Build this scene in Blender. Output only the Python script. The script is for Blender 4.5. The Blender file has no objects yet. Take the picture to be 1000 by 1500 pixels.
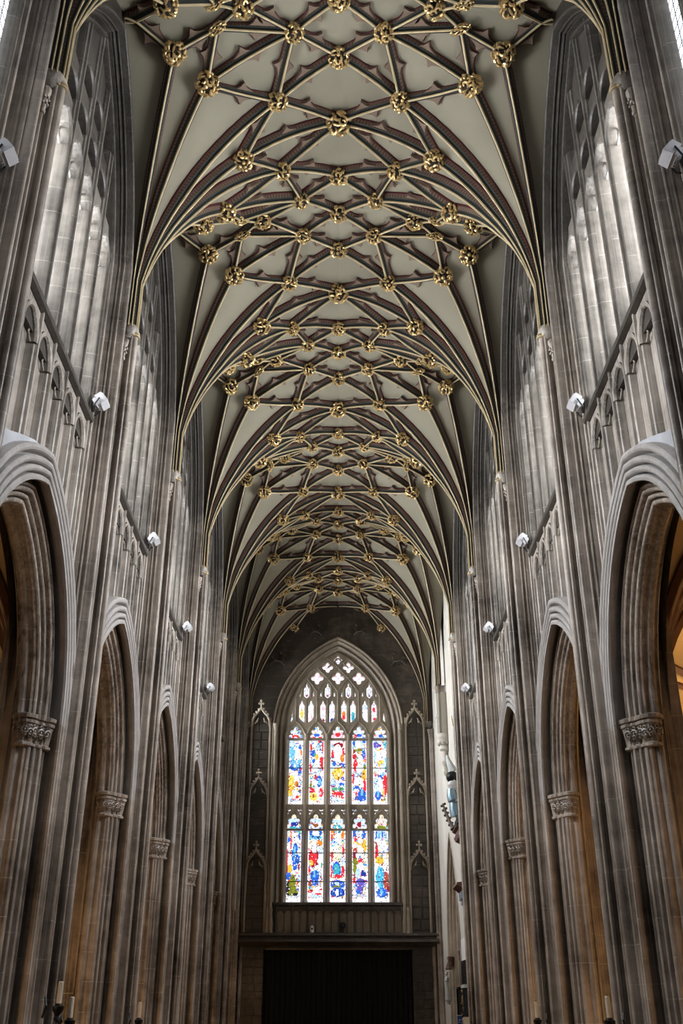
import bpy, math, random
from mathutils import Vector, Quaternion, Matrix
random.seed(7)
C = bpy.context.scene.collection
sc = bpy.context.scene
S = 4.9          # one bay of the nave in metres; lengths below are in bays, heights from eye level
EYE = 1.6
PI = math.pi

# ------------------------------------------------------------------ camera, world, light, exposure
cam = bpy.data.cameras.new('camera'); camo = bpy.data.objects.new('camera', cam); C.objects.link(camo)
camo.location = (0, 0, EYE); camo.rotation_euler = (math.radians(90 + 26.94), 0, math.radians(-0.21))
cam.sensor_fit = 'VERTICAL'; cam.sensor_height = 36.0; cam.lens = 34.99; cam.clip_end = 200
sc.camera = camo
w = bpy.data.worlds.new('world'); sc.world = w; w.use_nodes = True
w.node_tree.nodes['Background'].inputs[0].default_value = (0.62, 0.72, 1.0, 1)
w.node_tree.nodes['Background'].inputs[1].default_value = 0.05
sc.view_settings.view_transform = 'Standard'; sc.view_settings.look = 'None'
sc.view_settings.gamma = 1.0; sc.view_settings.use_curve_mapping = False
sc.view_settings.exposure = 0.05
sc.cycles.max_bounces = 6; sc.cycles.diffuse_bounces = 1; sc.cycles.use_denoising = True
sc.cycles.sample_clamp_indirect = 4.0
DAY = (0.90, 0.945, 1.0)
CLERESTORY = 54.0
EAST_GLASS = 2.5      # daylight through the clerestory glass
WEST_GLASS = 1.45
def area(name, loc, rot, sx, sy, power, col):
    l = bpy.data.lights.new(name, 'AREA'); l.shape = 'RECTANGLE'; l.size = sx; l.size_y = sy
    l.energy = power; l.color = col
    o = bpy.data.objects.new(name, l); C.objects.link(o); o.location = loc; o.rotation_euler = rot
    return o
# ------------------------------------------------------------------ materials
def mat(name):
    m = bpy.data.materials.new(name); m.use_nodes = True
    return m, m.node_tree.nodes, m.node_tree.links, m.node_tree.nodes['Principled BSDF']
def plain(name, col, rough=0.7, metal=0.0, var=0.25, scale=3.0):
    m, n, l, b = mat(name)
    b.inputs['Roughness'].default_value = rough; b.inputs['Metallic'].default_value = metal
    geo = n.new('ShaderNodeNewGeometry'); t = n.new('ShaderNodeTexNoise'); t.inputs['Scale'].default_value = scale
    t.inputs['Detail'].default_value = 4
    r = n.new('ShaderNodeMapRange'); r.inputs[1].default_value = 0.3; r.inputs[2].default_value = 0.7
    r.inputs[3].default_value = 1 - var; r.inputs[4].default_value = 1 + var
    mx = n.new('ShaderNodeMix'); mx.data_type = 'RGBA'; mx.blend_type = 'MULTIPLY'; mx.inputs[0].default_value = 1
    mx.inputs[6].default_value = (*col, 1)
    l.new(geo.outputs['Position'], t.inputs['Vector']); l.new(t.outputs[0], r.inputs[0]); l.new(r.outputs[0], mx.inputs[7])
    l.new(mx.outputs[2], b.inputs['Base Color'])
    return m
def stone(name, dark, light, mortar=0.8, course=0.43, patch=0.55, streak=1.0, shade_z=None):
    m, n, l, b = mat(name)
    b.inputs['Roughness'].default_value = 0.45; b.inputs['Specular IOR Level'].default_value = 0.5
    geo = n.new('ShaderNodeNewGeometry')
    def noise(scale, detail, vscale=(1, 1, 1)):
        mp = n.new('ShaderNodeMapping'); mp.inputs['Scale'].default_value = vscale
        t = n.new('ShaderNodeTexNoise'); t.inputs['Scale'].default_value = scale; t.inputs['Detail'].default_value = detail
        t.inputs['Roughness'].default_value = 0.62
        l.new(geo.outputs['Position'], mp.inputs[0]); l.new(mp.outputs[0], t.inputs['Vector'])
        return t.outputs[0]
    def mth(op, a, b2=None, c=None):
        k = n.new('ShaderNodeMath'); k.operation = op
        for i, v in enumerate((a, b2, c)):
            if v is None: continue
            if isinstance(v, (int, float)): k.inputs[i].default_value = v
            else: l.new(v, k.inputs[i])
        return k.outputs[0]
    big = noise(0.55, 3); fine = noise(5.0, 5); strk = noise(1.0, 4, (26, 26, 0.22))
    f = mth('ADD', mth('MULTIPLY', big, 0.9), mth('MULTIPLY', strk, 0.75 * streak))
    f = mth('ADD', f, mth('MULTIPLY', fine, 0.45))
    f = mth('SUBTRACT', f, patch - 0.14)
    mr = n.new('ShaderNodeMapRange'); mr.inputs[1].default_value = 0.38; mr.inputs[2].default_value = 0.92
    l.new(f, mr.inputs[0])
    mx = n.new('ShaderNodeMix'); mx.data_type = 'RGBA'
    mx.inputs[6].default_value = (*dark, 1); mx.inputs[7].default_value = (*light, 1); l.new(mr.outputs[0], mx.inputs[0])
    sep = n.new('ShaderNodeSeparateXYZ'); l.new(geo.outputs['Position'], sep.inputs[0])
    # irregular courses: joint heights shift from shaft to shaft
    col = noise(0.9, 1, (1, 1, 0.02))
    z = mth('ADD', mth('DIVIDE', sep.outputs[2], course), mth('MULTIPLY', mth('ROUND', mth('MULTIPLY', col, 9)), 0.37))
    fr = mth('FRACT', z)
    j = mth('MULTIPLY', mth('LESS_THAN', fr, 0.026), mortar)
    jm = noise(2.3, 2)
    j = mth('MULTIPLY', j, mth('GREATER_THAN', jm, 0.5))
    mx2 = n.new('ShaderNodeMix'); mx2.data_type = 'RGBA'; l.new(j, mx2.inputs[0]); l.new(mx.outputs[2], mx2.inputs[6])
    mx2.inputs[7].default_value = (0.62, 0.58, 0.52, 1)
    outc = mx2.outputs[2]
    if shade_z:     # shade under the vault put into the colour, ragged along its lower edge
        k = mth('ADD', mth('SUBTRACT', sep.outputs[2], shade_z), mth('MULTIPLY', mth('SUBTRACT', big, 0.5), 3.5))
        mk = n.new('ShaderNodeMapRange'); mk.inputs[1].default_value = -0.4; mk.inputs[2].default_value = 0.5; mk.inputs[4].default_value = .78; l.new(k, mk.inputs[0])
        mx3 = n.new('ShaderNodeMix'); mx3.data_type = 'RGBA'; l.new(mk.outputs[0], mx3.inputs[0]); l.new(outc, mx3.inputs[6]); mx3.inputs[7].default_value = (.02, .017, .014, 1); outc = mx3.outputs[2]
    l.new(outc, b.inputs['Base Color'])
    bp = n.new('ShaderNodeBump'); bp.inputs['Strength'].default_value = 0.25; bp.inputs['Distance'].default_value = 0.03
    l.new(fine, bp.inputs['Height']); l.new(bp.outputs[0], b.inputs['Normal'])
    return m
M = {}
M['stone'] = stone('weathered_limestone', (0.06, 0.043, 0.031), (0.62, 0.53, 0.45), mortar=.45)
M['arch'] = stone('pale_limestone', (0.30, 0.275, 0.255), (0.62, 0.59, 0.57), mortar=0.15, streak=0.5, patch=0.4)  # paler, less streaked stone for the outer order of the arches
M['panel'] = stone('panel_limestone', (0.058, 0.046, 0.036), (0.60, 0.53, 0.46), mortar=.45)
M['dark_stone'] = stone('dark_limestone', (0.012, 0.010, 0.008), (0.075, 0.062, 0.05), mortar=0.12)  # near-black stone for string course, head walls, closing walls and roof
M['mullion'] = stone('window_limestone', (0.035, 0.029, 0.023), (0.29, 0.26, 0.225), mortar=.3)
M['upper'] = stone('shade_darkened_limestone', (0.055, 0.042, 0.032), (0.50, 0.44, 0.38), mortar=0.35, shade_z=12.9)  # colour darkens with height to paint in the shade below the vault
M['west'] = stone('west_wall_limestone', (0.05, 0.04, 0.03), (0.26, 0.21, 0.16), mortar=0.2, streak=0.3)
M['jamb'] = stone('west_window_limestone', (0.20, 0.16, 0.115), (0.46, 0.38, 0.285), mortar=0.1)
M['pale'] = plain('pale_lime_plaster', (0.62, 0.575, 0.50), 0.85, var=0.1, scale=0.8)
M['white'] = plain('white_lime_wash', (0.80, 0.77, 0.74), 0.85, var=0.06, scale=1.0)
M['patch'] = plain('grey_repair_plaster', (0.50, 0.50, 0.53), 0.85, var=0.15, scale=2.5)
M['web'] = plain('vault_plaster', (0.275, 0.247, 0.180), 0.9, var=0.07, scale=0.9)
M['aisle_web'] = plain('aisle_vault_plaster', (0.62, 0.46, 0.26), 0.9, var=0.1, scale=0.9)
M['gold'] = plain('gilding', (0.70, 0.50, 0.23), 0.36, 0.7, var=0.35, scale=9)
M['goldline'] = plain('gilded_roll', (0.58, 0.46, 0.27), 0.5, 0.15, var=0.15, scale=6)
M['cavity'] = plain('boss_ground', (0.022, 0.015, 0.011), 0.8)
M['red'] = plain('painted_red_fillet', (0.075, 0.011, 0.011), 0.7)
M['green'] = plain('painted_dark_green_hollow', (0.012, 0.016, 0.012), 0.7)
M['black'] = plain('black_cloth', (0.0035, 0.004, 0.006), 0.95)
M['iron'] = plain('black_iron', (0.015, 0.016, 0.018), 0.45, 0.6)
M['wax'] = plain('candle_wax', (0.75, 0.71, 0.60), 0.6, var=0.05)
M['lamp_white'] = plain('white_enamel', (0.80, 0.79, 0.82), 0.4, var=0.04)
M['lens'] = plain('lamp_glass', (0.25, 0.26, 0.28), 0.15, var=0.1)
M['marble'] = plain('white_marble', (0.60, 0.62, 0.60), 0.45, var=0.1)
M['slate'] = plain('dark_slate', (0.018, 0.019, 0.02), 0.35)
M['steel'] = plain('armour_steel', (0.20, 0.28, 0.33), 0.38, 0.7, var=0.2)
M['pink'] = plain('faded_pink_silk', (0.66, 0.50, 0.53), 0.8)
M['ltwhite'] = plain('white_silk', (0.74, 0.72, 0.72), 0.8, var=0.06)
M['blue'] = plain('blue_sign_face', (0.02, 0.07, 0.27), 0.5, var=0.05)
M['floor'] = stone('floor_flags', (0.04, 0.036, 0.03), (0.14, 0.125, 0.11))
M['wood'] = plain('dark_oak', (0.06, 0.032, 0.016), 0.5)
M['bronze'] = plain('red_brown_moulding', (0.17, 0.085, 0.065), 0.5)
# painted rib: brown band carrying a row of dark dots along the rib
def rib_brown():
    m, n, l, b = mat('painted_brown_band'); b.inputs['Roughness'].default_value = 0.75
    a = n.new('ShaderNodeAttribute'); a.attribute_name = 's'
    fr = n.new('ShaderNodeMath'); fr.operation = 'FRACT'; l.new(a.outputs['Fac'], fr.inputs[0])
    lt = n.new('ShaderNodeMath'); lt.operation = 'GREATER_THAN'; lt.inputs[1].default_value = 0.66; l.new(fr.outputs[0], lt.inputs[0])
    mx = n.new('ShaderNodeMix'); mx.data_type = 'RGBA'; l.new(lt.outputs[0], mx.inputs[0])
    mx.inputs[6].default_value = (0.18, 0.122, 0.084, 1); mx.inputs[7].default_value = (0.085, 0.045, 0.033, 1)
    l.new(mx.outputs[2], b.inputs['Base Color']); return m
M['brown'] = rib_brown()
def glass_emit(name, col, strength, lattice=True):
    m, n, l, b = mat(name)
    e = n.new('ShaderNodeEmission'); e.inputs[1].default_value = strength; e.inputs[0].default_value = (*col, 1)
    if lattice:       # leaded quarries
        geo = n.new('ShaderNodeNewGeometry'); sep = n.new('ShaderNodeSeparateXYZ'); l.new(geo.outputs['Position'], sep.inputs[0])
        def band(out, per, wd):
            d = n.new('ShaderNodeMath'); d.operation = 'DIVIDE'; d.inputs[1].default_value = per; l.new(out, d.inputs[0])
            f = n.new('ShaderNodeMath'); f.operation = 'FRACT'; l.new(d.outputs[0], f.inputs[0])
            c = n.new('ShaderNodeMath'); c.operation = 'LESS_THAN'; c.inputs[1].default_value = wd; l.new(f.outputs[0], c.inputs[0])
            return c.outputs[0]
        mx = n.new('ShaderNodeMath'); mx.operation = 'MAXIMUM'
        l.new(band(sep.outputs[2], 0.16, 0.13), mx.inputs[0]); l.new(band(sep.outputs[1], 0.13, 0.16), mx.inputs[1])
        cm = n.new('ShaderNodeMix'); cm.data_type = 'RGBA'; cm.inputs[6].default_value = (*col, 1); cm.inputs[7].default_value = (0.01, 0.01, 0.014, 1)
        l.new(mx.outputs[0], cm.inputs[0]); l.new(cm.outputs[2], e.inputs[0])
    l.new(e.outputs[0], n['Material Output'].inputs[0]); n.remove(b)
    return m
M['glass'] = glass_emit('clerestory_leaded_glass', DAY, CLERESTORY)
M['glass_east'] = glass_emit('eastern_leaded_glass', DAY, EAST_GLASS)
M['glass_dim'] = glass_emit('upper_leaded_glass', DAY, 2.0)
M['aisle_glass'] = glass_emit('aisle_leaded_glass', DAY, 2.5)
def stained():
    m, n, l, b = mat('stained_glass')
    a = n.new('ShaderNodeAttribute'); a.attribute_name = 'Col'
    e = n.new('ShaderNodeEmission'); e.inputs[1].default_value = WEST_GLASS
    l.new(a.outputs['Color'], e.inputs[0]); l.new(e.outputs[0], n['Material Output'].inputs[0]); n.remove(b)
    return m
M['stained'] = stained()

# ------------------------------------------------------------------ mesh helpers (bay units)
class MB:
    def __init__(self): self.v = []; self.f = []; self.mi = []; self.s = []; self.col = None
    def add(self, vs, fs, mi=0):
        o = len(self.v); self.v += [tuple(q) for q in vs]
        self.f += [tuple(i + o for i in f) for f in fs]
        self.mi += (list(mi) if isinstance(mi, (list, tuple)) else [mi] * len(fs))
    def box(self, x0, x1, y0, y1, z0, z1, mi=0):
        vs = [(x, y, z) for x in (x0, x1) for y in (y0, y1) for z in (z0, z1)]
        self.add(vs, [(0, 1, 3, 2), (4, 6, 7, 5), (0, 4, 5, 1), (2, 3, 7, 6), (0, 2, 6, 4), (1, 5, 7, 3)], mi)
    def grid(self, rings, mi=0, close_u=False, close_v=False, caps=False):
        n = len(rings[0]); vs = [p for r in rings for p in r]; fs = []; m2 = []
        for i in range(len(rings) - (0 if close_v else 1)):
            for j in range(n - (0 if close_u else 1)):
                a, b = i * n + j, i * n + (j + 1) % n
                k = ((i + 1) % len(rings)) * n
                fs.append((a, b, k + (j + 1) % n, k + j)); m2.append(mi[j] if isinstance(mi, (list, tuple)) else mi)
        if caps:
            fs.append(tuple(range(n - 1, -1, -1))); m2.append(m2[0]); o = (len(rings) - 1) * n
            fs.append(tuple(range(o, o + n))); m2.append(m2[0])
        self.add(vs, fs, m2)
    def tube(self, pts, r, n=6, mi=0, caps=True):
        pts = [Vector(p) for p in pts]; rings = []
        t0 = (pts[1] - pts[0]).normalized()
        up = Vector((0, 0, 1)) if abs(t0.z) < 0.9 else Vector((1, 0, 0))
        for i, p in enumerate(pts):
            t = (pts[min(i + 1, len(pts) - 1)] - pts[max(i - 1, 0)]).normalized()
            a = t.cross(up).normalized(); up = a.cross(t).normalized()
            rr = r[i] if isinstance(r, (list, tuple)) else r
            rings.append([p + a * rr * math.cos(2 * PI * k / n) + up * rr * math.sin(2 * PI * k / n) for k in range(n)])
        self.grid(rings, mi, close_u=True, caps=caps)
    def ball(self, c, r, nu=8, nv=5, mi=0, sc3=(1, 1, 1)):
        rings = []
        for i in range(nv + 1):
            th = PI * i / nv; th = min(max(th, 0.05), PI - 0.05)
            rings.append([(c[0] + r * sc3[0] * math.sin(th) * math.cos(2 * PI * k / nu), c[1] + r * sc3[1] * math.sin(th) * math.sin(2 * PI * k / nu),
                           c[2] + r * sc3[2] * math.cos(th)) for k in range(nu)])
        self.grid(rings, mi, close_u=True, caps=True)
    def lathe(self, c, prof, n=12, mi=0):
        self.grid([[(c[0] + r * math.cos(2 * PI * k / n), c[1] + r * math.sin(2 * PI * k / n), c[2] + z) for k in range(n)] for r, z in prof], mi, close_u=True, caps=True)
def mesh(name, mb, mats, side=1, o=(0, 0, -EYE / S), smooth=True, angle=26):
    """mesh data in metres, relative to the point o (bay units); side=-1 mirrors it across the nave axis"""
    me = bpy.data.meshes.new(name)
    vs = [(side * (x - o[0]) * S, (y - o[1]) * S, (z - o[2]) * S) for x, y, z in mb.v]
    fs = mb.f if side == 1 else [f[::-1] for f in mb.f]
    me.from_pydata(vs, [], fs)
    for k in (mats if isinstance(mats, (list, tuple)) else [mats]): me.materials.append(M[k])
    if any(mb.mi): me.polygons.foreach_set('material_index', mb.mi)
    if mb.s and len(mb.s) == len(vs):
        at = me.attributes.new('s', 'FLOAT', 'POINT'); at.data.foreach_set('value', mb.s)
    if mb.col:
        at = me.color_attributes.new('Col', 'FLOAT_COLOR', 'CORNER'); flat = []
        for p, c in zip(mb.f, mb.col): flat += [*c, 1.0] * len(p)
        at.data.foreach_set('color', flat)
    if smooth:
        me.polygons.foreach_set('use_smooth', [True] * len(me.polygons)); me.set_sharp_from_angle(angle=math.radians(angle))
    me.validate(); me.update()
    return me
def put(name, me, parent=None, loc=(0, 0, 0)):
    o = bpy.data.objects.new(name, me); C.objects.link(o); o.location = loc
    if parent: o.parent = parent
    return o
def tag(o, label, cat=None, group=None, kind=None):
    if label: o['label'] = label
    if cat: o['category'] = cat
    if group: o['group'] = group
    if kind: o['kind'] = kind
    return o
def thing(name, label, cat, loc, group=None, kind=None):
    o = bpy.data.objects.new(name, None); C.objects.link(o); o.empty_display_size = 0.2
    o.location = (loc[0] * S, loc[1] * S, loc[2] * S + EYE)
    return tag(o, label, cat, group, kind)
FZ = -EYE / S          # floor level in bay units

def arc(ca, cx, r, a0, a1, n=6):
    return [(ca + r * math.cos(math.radians(a0 + (a1 - a0) * i / n)), cx + r * math.sin(math.radians(a0 + (a1 - a0) * i / n))) for i in range(n + 1)]
def pier_y(p): return 0.713 + p
ORD = ['', 'nearest', 'second', 'third', 'fourth', 'fifth', 'sixth', 'seventh', 'eighth']
SIDE = {1: 'right', -1: 'left'}

# ------------------------------------------------------------------ profiles
FRONT = (arc(0, .683, .011, -90, 20, 5) + arc(.0125, .6905, .0042, -120, 40, 4) + [(.0148, .697), (.0080, .701), (.0035, .709), (.0035, .722), (.010, .738), (.024, .748), (.038, .746), (.0455, .728)]
         + arc(.0525, .7100, .0064, -170, 10, 6)
         + [(.0590, .719), (.0604, .7265)] + arc(.0634, .7310, .0034, -160, 60, 4) + [(.0612, .7385), (.0632, .7420)] + arc(.0668, .7455, .0031, -150, 60, 4) + [(.0658, .7510), (.0695, .7530), (.0700, .772), (.0745, .786), (.079, .784)]
         + arc(.0848, .766, .0056, -170, 0, 5) + [(.0915, .772), (.0915, .790), (.108, .918)])
JFROM = next(i for i, p in enumerate(FRONT) if p[0] > .0424 and i > 12)
A_IN = .33                                     # inner half span of the arcade
Z_SP, R_ARC = .69, None
H_ARC = 1.14 - Z_SP
R_ARC = (A_IN ** 2 + H_ARC ** 2) / (2 * A_IN)
# (n outward from the inner edge, depth x)
OUTER = ([(.150, .80), (.147, .752), (.143, .738)] + arc(.131, .734, .010, 150, 350, 7)[::1] + [])
def roll(n, x, r, k=6):                        # a roll facing the nave and the opening
    return [(n - r * math.cos(math.radians(t)), x - r * math.sin(math.radians(t))) for t in [-20 + (200) * i / k for i in range(k + 1)]][::-1]
OUTER = ([(.152, .80), (.150, .750)] + roll(.138, .738, .0105) + [(.1240, .752), (.1200, .752)] + roll(.110, .7365, .0095)
         + [(.0995, .751), (.0960, .751)] + roll(.087, .7365, .0085) + [(.0775, .750), (.0745, .749), (.0725, .733), (.066, .7285), (.0585, .730), (.0570, .736)]
         + [(.064, .750), (.076, .764), (.086, .782), (.084, .796), (.068, .794), (.055, .770)])
INNER = ([(.055, .768), (.053, .7635), (.047, .7630), (.0460, .767)] + roll(.0385, .7715, .0055, 5) + [(.0325, .786), (.0300, .796)]
         + roll(.0245, .7835, .0055, 5) + [(.0195, .797), (.0185, .805)] + roll(.0105, .7950, .0075, 6) + [(.0015, .800), (0, .803)]
         + [(.004, .811), (.004, .815), (.001, .817), (-.003, .821), (-.0045, .826), (-.0045, .831), (-.002, .835), (.002, .837), (.005, .839), (.005, .842), (.001, .845)])
BACK = [(.001, .845), (.018, .848), (.022, .853), (.040, .856), (.046, .862), (.075, .868), (.10, .876), (.14, .885), (.17, .890)]

def arch_rings(prof, a, R, zs, nseg, zlow=None, yc=0.0):
    """sweep prof (n, x) up one jamb, over the pointed arch and down the other"""
    rings = []
    if zlow is not None: rings.append([(x, yc + a + n, zlow) for n, x in prof])
    for i in range(nseg + 1):
        r = []
        for n, x in prof:
            tm = math.acos(min(1, max(-1, (R - a) / (R + n)))); t = tm * i / nseg
            r.append((x, yc + (a - R) + (R + n) * math.cos(t), zs + (R + n) * math.sin(t)))
        rings.append(r)
    left = [[(x, 2 * yc - y, z) for x, y, z in r] for r in rings[:-1]][::-1]
    return rings + left
def arch_z(y, n, a=A_IN, R=R_ARC, zs=Z_SP):
    d = (R + n) ** 2 - (abs(y) - (a - R)) ** 2
    return zs + math.sqrt(d) if d > 0 and abs(y) < a + n else zs

# vault surface
XS, ZS0, VH, VR = .714, 2.062, 1.035, .880
def zfan(r):
    q = min(1, max(0, r / VR)); return ZS0 + VH * math.sqrt(max(0, 1 - (1 - q) ** 2))
def zweb(x, y):
    y = y % 1.0
    return zfan(min(math.hypot(XS - abs(x), y), math.hypot(XS - abs(x), 1 - y)))
def frame_w(a):        # clerestory rear arch: height of its outer roll at distance a from the pier centre
    return ZS0 + VH * math.sqrt(1 - (1 - min(.5, max(0, a - .012)) / VR) ** 2) - .065

# ------------------------------------------------------------------ floor, outer shell
fl = MB(); fl.box(-1.7, 1.7, -.4, 8.2, FZ - .05, FZ)
tag(put('floor', mesh('floor', fl, 'floor', 1, (0, 0, FZ)), None, (0, 0, 0)), 'stone flagged floor of the nave', None, None, 'structure')
fl = bpy.data.objects['floor']; fl.location = (0, 0, 0)
rf = MB(); rf.box(-1.0, 1.0, -.4, 8.2, 3.2, 3.25)
for s in (-1, 1): rf.box(s * .78 if s > 0 else -1.7, 1.7 if s > 0 else -.78, -.4, 8.2, 1.56, 1.62)
tag(put('ceiling', mesh('roof', rf, 'dark_stone')), 'outer roof closing the church above the vaults', None, None, 'structure')

# eastern bays behind the viewer: plain walls with the same tall clerestory lights
east = tag(put('wall_east', None), 'east end of the nave behind the viewer', None, None, 'structure')
b = MB()
for s_ in (-1, 1):
    for x0, x1, z0, z1 in ((.80, .80, FZ, 1.70), (.80, .80, 2.62, 3.2)): b.grid([[(s_ * .80, -3.3, z0), (s_ * .80, -3.3, z1)], [(s_ * .80, .26, z0), (s_ * .80, .26, z1)]])
    for k in range(8): y0 = -3.3 + k * .445; b.box(min(s_ * .78, s_ * .82), max(s_ * .78, s_ * .82), y0, y0 + .12, 1.70, 2.62)
b.grid([[(-.85, -3.3, FZ), (-.85, -3.3, 3.2)], [(.85, -3.3, FZ), (.85, -3.3, 3.2)]]); b.grid([[(-.85, -3.3, 3.2), (.85, -3.3, 3.2)], [(-.85, -.4, 3.2), (.85, -.4, 3.2)]])
b.box(-1.7, 1.7, -3.3, -.4, FZ - .05, FZ)
put('wall_face', mesh('wall_face', b, 'stone', 1, (0, 0, FZ), smooth=False), east)
b = MB()
for s_ in (-1, 1): b.grid([[(s_ * .81, -3.3, 1.70), (s_ * .81, -3.3, 2.62)], [(s_ * .81, .26, 1.70), (s_ * .81, .26, 2.62)]])
put('clerestory_glass', mesh('clerestory_glass', b, 'glass_east', 1, (0, 0, FZ), smooth=False), east)

# ------------------------------------------------------------------ piers
def pier_meshes(side):
    o = (.76, 0, FZ); d = {}
    half = FRONT; full = [(-a, x) for a, x in half[::-1]] + half[1:]
    f = MB(); f.grid([[(x, a, z) for a, x in full] for z in (FZ + .09, .6, 1.3, 2.0)])
    d['shaft_cluster'] = mesh('shaft_cluster', f, 'stone', side, o)
    rol = MB(); i0 = next(i for i, p in enumerate(half) if p[0] > .0305)
    ft = [(-a, x) for a, x in half[:i0][::-1]] + half[1:i0]
    rol.grid([[(x, a, z) for a, x in ft] for z in (2.0, 2.06)]); d['front_shafts'] = mesh('front_shafts', rol, 'stone', side, o)
    for sg, nm in ((1, 'a'), (-1, 'b')):
        for key, prof, mt in (('outer_jamb', OUTER, 'stone'), ('inner_jamb', INNER + BACK[1:], 'stone')):
            b = MB(); pr = [(x, sg * (.5 - A_IN - n)) for n, x in prof]
            b.grid([[(x, a, z) for x, a in pr] for z in (FZ + .09, .2, Z_SP)]); d[key + nm] = mesh(key, b, mt, side, o)
        # carved capital on the inner order
        cap = MB(); pts = [(x, .5 - A_IN - n) for n, x in INNER[2:]] + [(x, .5 - A_IN - n) for n, x in BACK[1:5]]
        # simplified smooth outline of the inner order
        out = [(.757, .112), (.764, .128), (.773, .131), (.777, .142), (.786, .147), (.790, .160), (.797, .170), (.806, .179), (.816, .180), (.824, .174), (.830, .160)]
        def off(pl, dd):
            r = []
            for i, p in enumerate(pl):
                q0, q1 = pl[max(i - 1, 0)], pl[min(i + 1, len(pl) - 1)]
                tx, ta = q1[0] - q0[0], q1[1] - q0[1]; L = math.hypot(tx, ta); r.append((p[0] - ta / L * dd, p[1] + tx / L * dd))
            return r
        rings = []
        for z, dd in ((.618, .000), (.622, .007), (.628, .007), (.632, .001), (.640, .002), (.664, .006), (.676, .009), (.679, .013), (.685, .0135), (.688, .010), (.691, .016), (.700, .017), (.703, .012), (.705, .002)):
            rings.append([(x, sg * a, z) for x, a in off(out, dd)])
        cap.grid(rings); d['capital' + nm] = mesh('capital', cap, 'stone', side, o)
        lf = MB(); ob = off(out, .009)
        for i in range(1, len(ob) - 1):
            for zz, rr in ((.655, .0085), (.645, .005), (.668, .0045)):
                c = (ob[i][0], sg * ob[i][1], zz + (i % 2) * .004)
                q0, q1 = ob[i - 1], ob[i + 1]; tx, ta = q1[0] - q0[0], sg * (q1[1] - q0[1]); L = math.hypot(tx, ta)
                T = Vector((tx / L, ta / L, 0)); U = Vector((0, 0, 1)); NN = T.cross(U)
                pts2 = [Vector(c) + T * rr * math.cos(t) + U * rr * math.sin(t) for t in [2 * PI * k / 8 for k in range(8)]]
                lf.tube(pts2 + [pts2[0]], rr * .33, 4)
                if zz == .655: lf.ball(c, rr * .42, 6, 4)
        d['foliage' + nm] = mesh('foliage', lf, 'stone', side, o)
        # small foliate cap beside the rib springing
        sm = MB(); sm.lathe((.7085, sg * .0245, 0), [(.005, 1.925), (.0075, 1.928), (.0075, 1.933), (.0055, 1.936), (.007, 1.955), (.011, 1.985), (.0125, 1.988), (.014, 1.994), (.014, 2.003), (.012, 2.007)], 10)
        for k in range(7):
            t = 2 * PI * k / 7
            for zz, rr in ((1.955, .0085), (1.972, .0105)):
                sm.ball((.7085 + rr * math.cos(t + zz * 40), sg * .0245 + rr * math.sin(t + zz * 40), zz), .0042, 6, 4)
        ns = MB(); ns.tube([(.7105, sg * .0240, FZ + .09), (.7105, sg * .0240, 1.93)], .0045, 8); d['nook_shaft' + nm] = mesh('nook_shaft', ns, 'stone', side, o)
        d['carved_cap' + nm] = mesh('carved_cap', sm, 'stone', side, o)
    band = MB()
    for zz, rr in ((2.035, .0042), (2.045, .0034)):
        for k in range(len(ft) - 1):
            pass
        band.tube([(x - .002, a * 1.05, zz) for a, x in [(-a, x) for a, x in half[:10][::-1]] + half[1:10]], rr, 5)
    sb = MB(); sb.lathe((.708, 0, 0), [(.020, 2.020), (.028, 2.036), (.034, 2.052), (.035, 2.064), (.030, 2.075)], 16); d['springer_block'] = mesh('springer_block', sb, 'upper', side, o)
    d['gilded_band'] = mesh('gilded_band', band, 'goldline', side, o)
    base = MB()
    for z0, z1, ex in ((FZ, FZ + .045, .02), (FZ + .045, FZ + .075, .012), (FZ + .075, FZ + .095, .006)):
        pl = [(.668 - ex, 0), (.71 - ex, .055 + ex), (.76, .13 + ex), (.80, .172 + ex), (.85, .172 + ex), (.885 + ex, .06)]
        pl = pl + [(x, -a) for x, a in pl[::-1] if a != 0]
        base.grid([[(x, a, z) for x, a in pl] for z in (z0, z1)], close_u=True, caps=True)
    d['base'] = mesh('base', base, 'stone', side, o, smooth=False)
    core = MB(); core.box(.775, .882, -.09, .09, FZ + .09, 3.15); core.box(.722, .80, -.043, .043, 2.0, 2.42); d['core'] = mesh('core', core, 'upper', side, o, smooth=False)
    return d
PM = {s: pier_meshes(s) for s in (-1, 1)}
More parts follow.
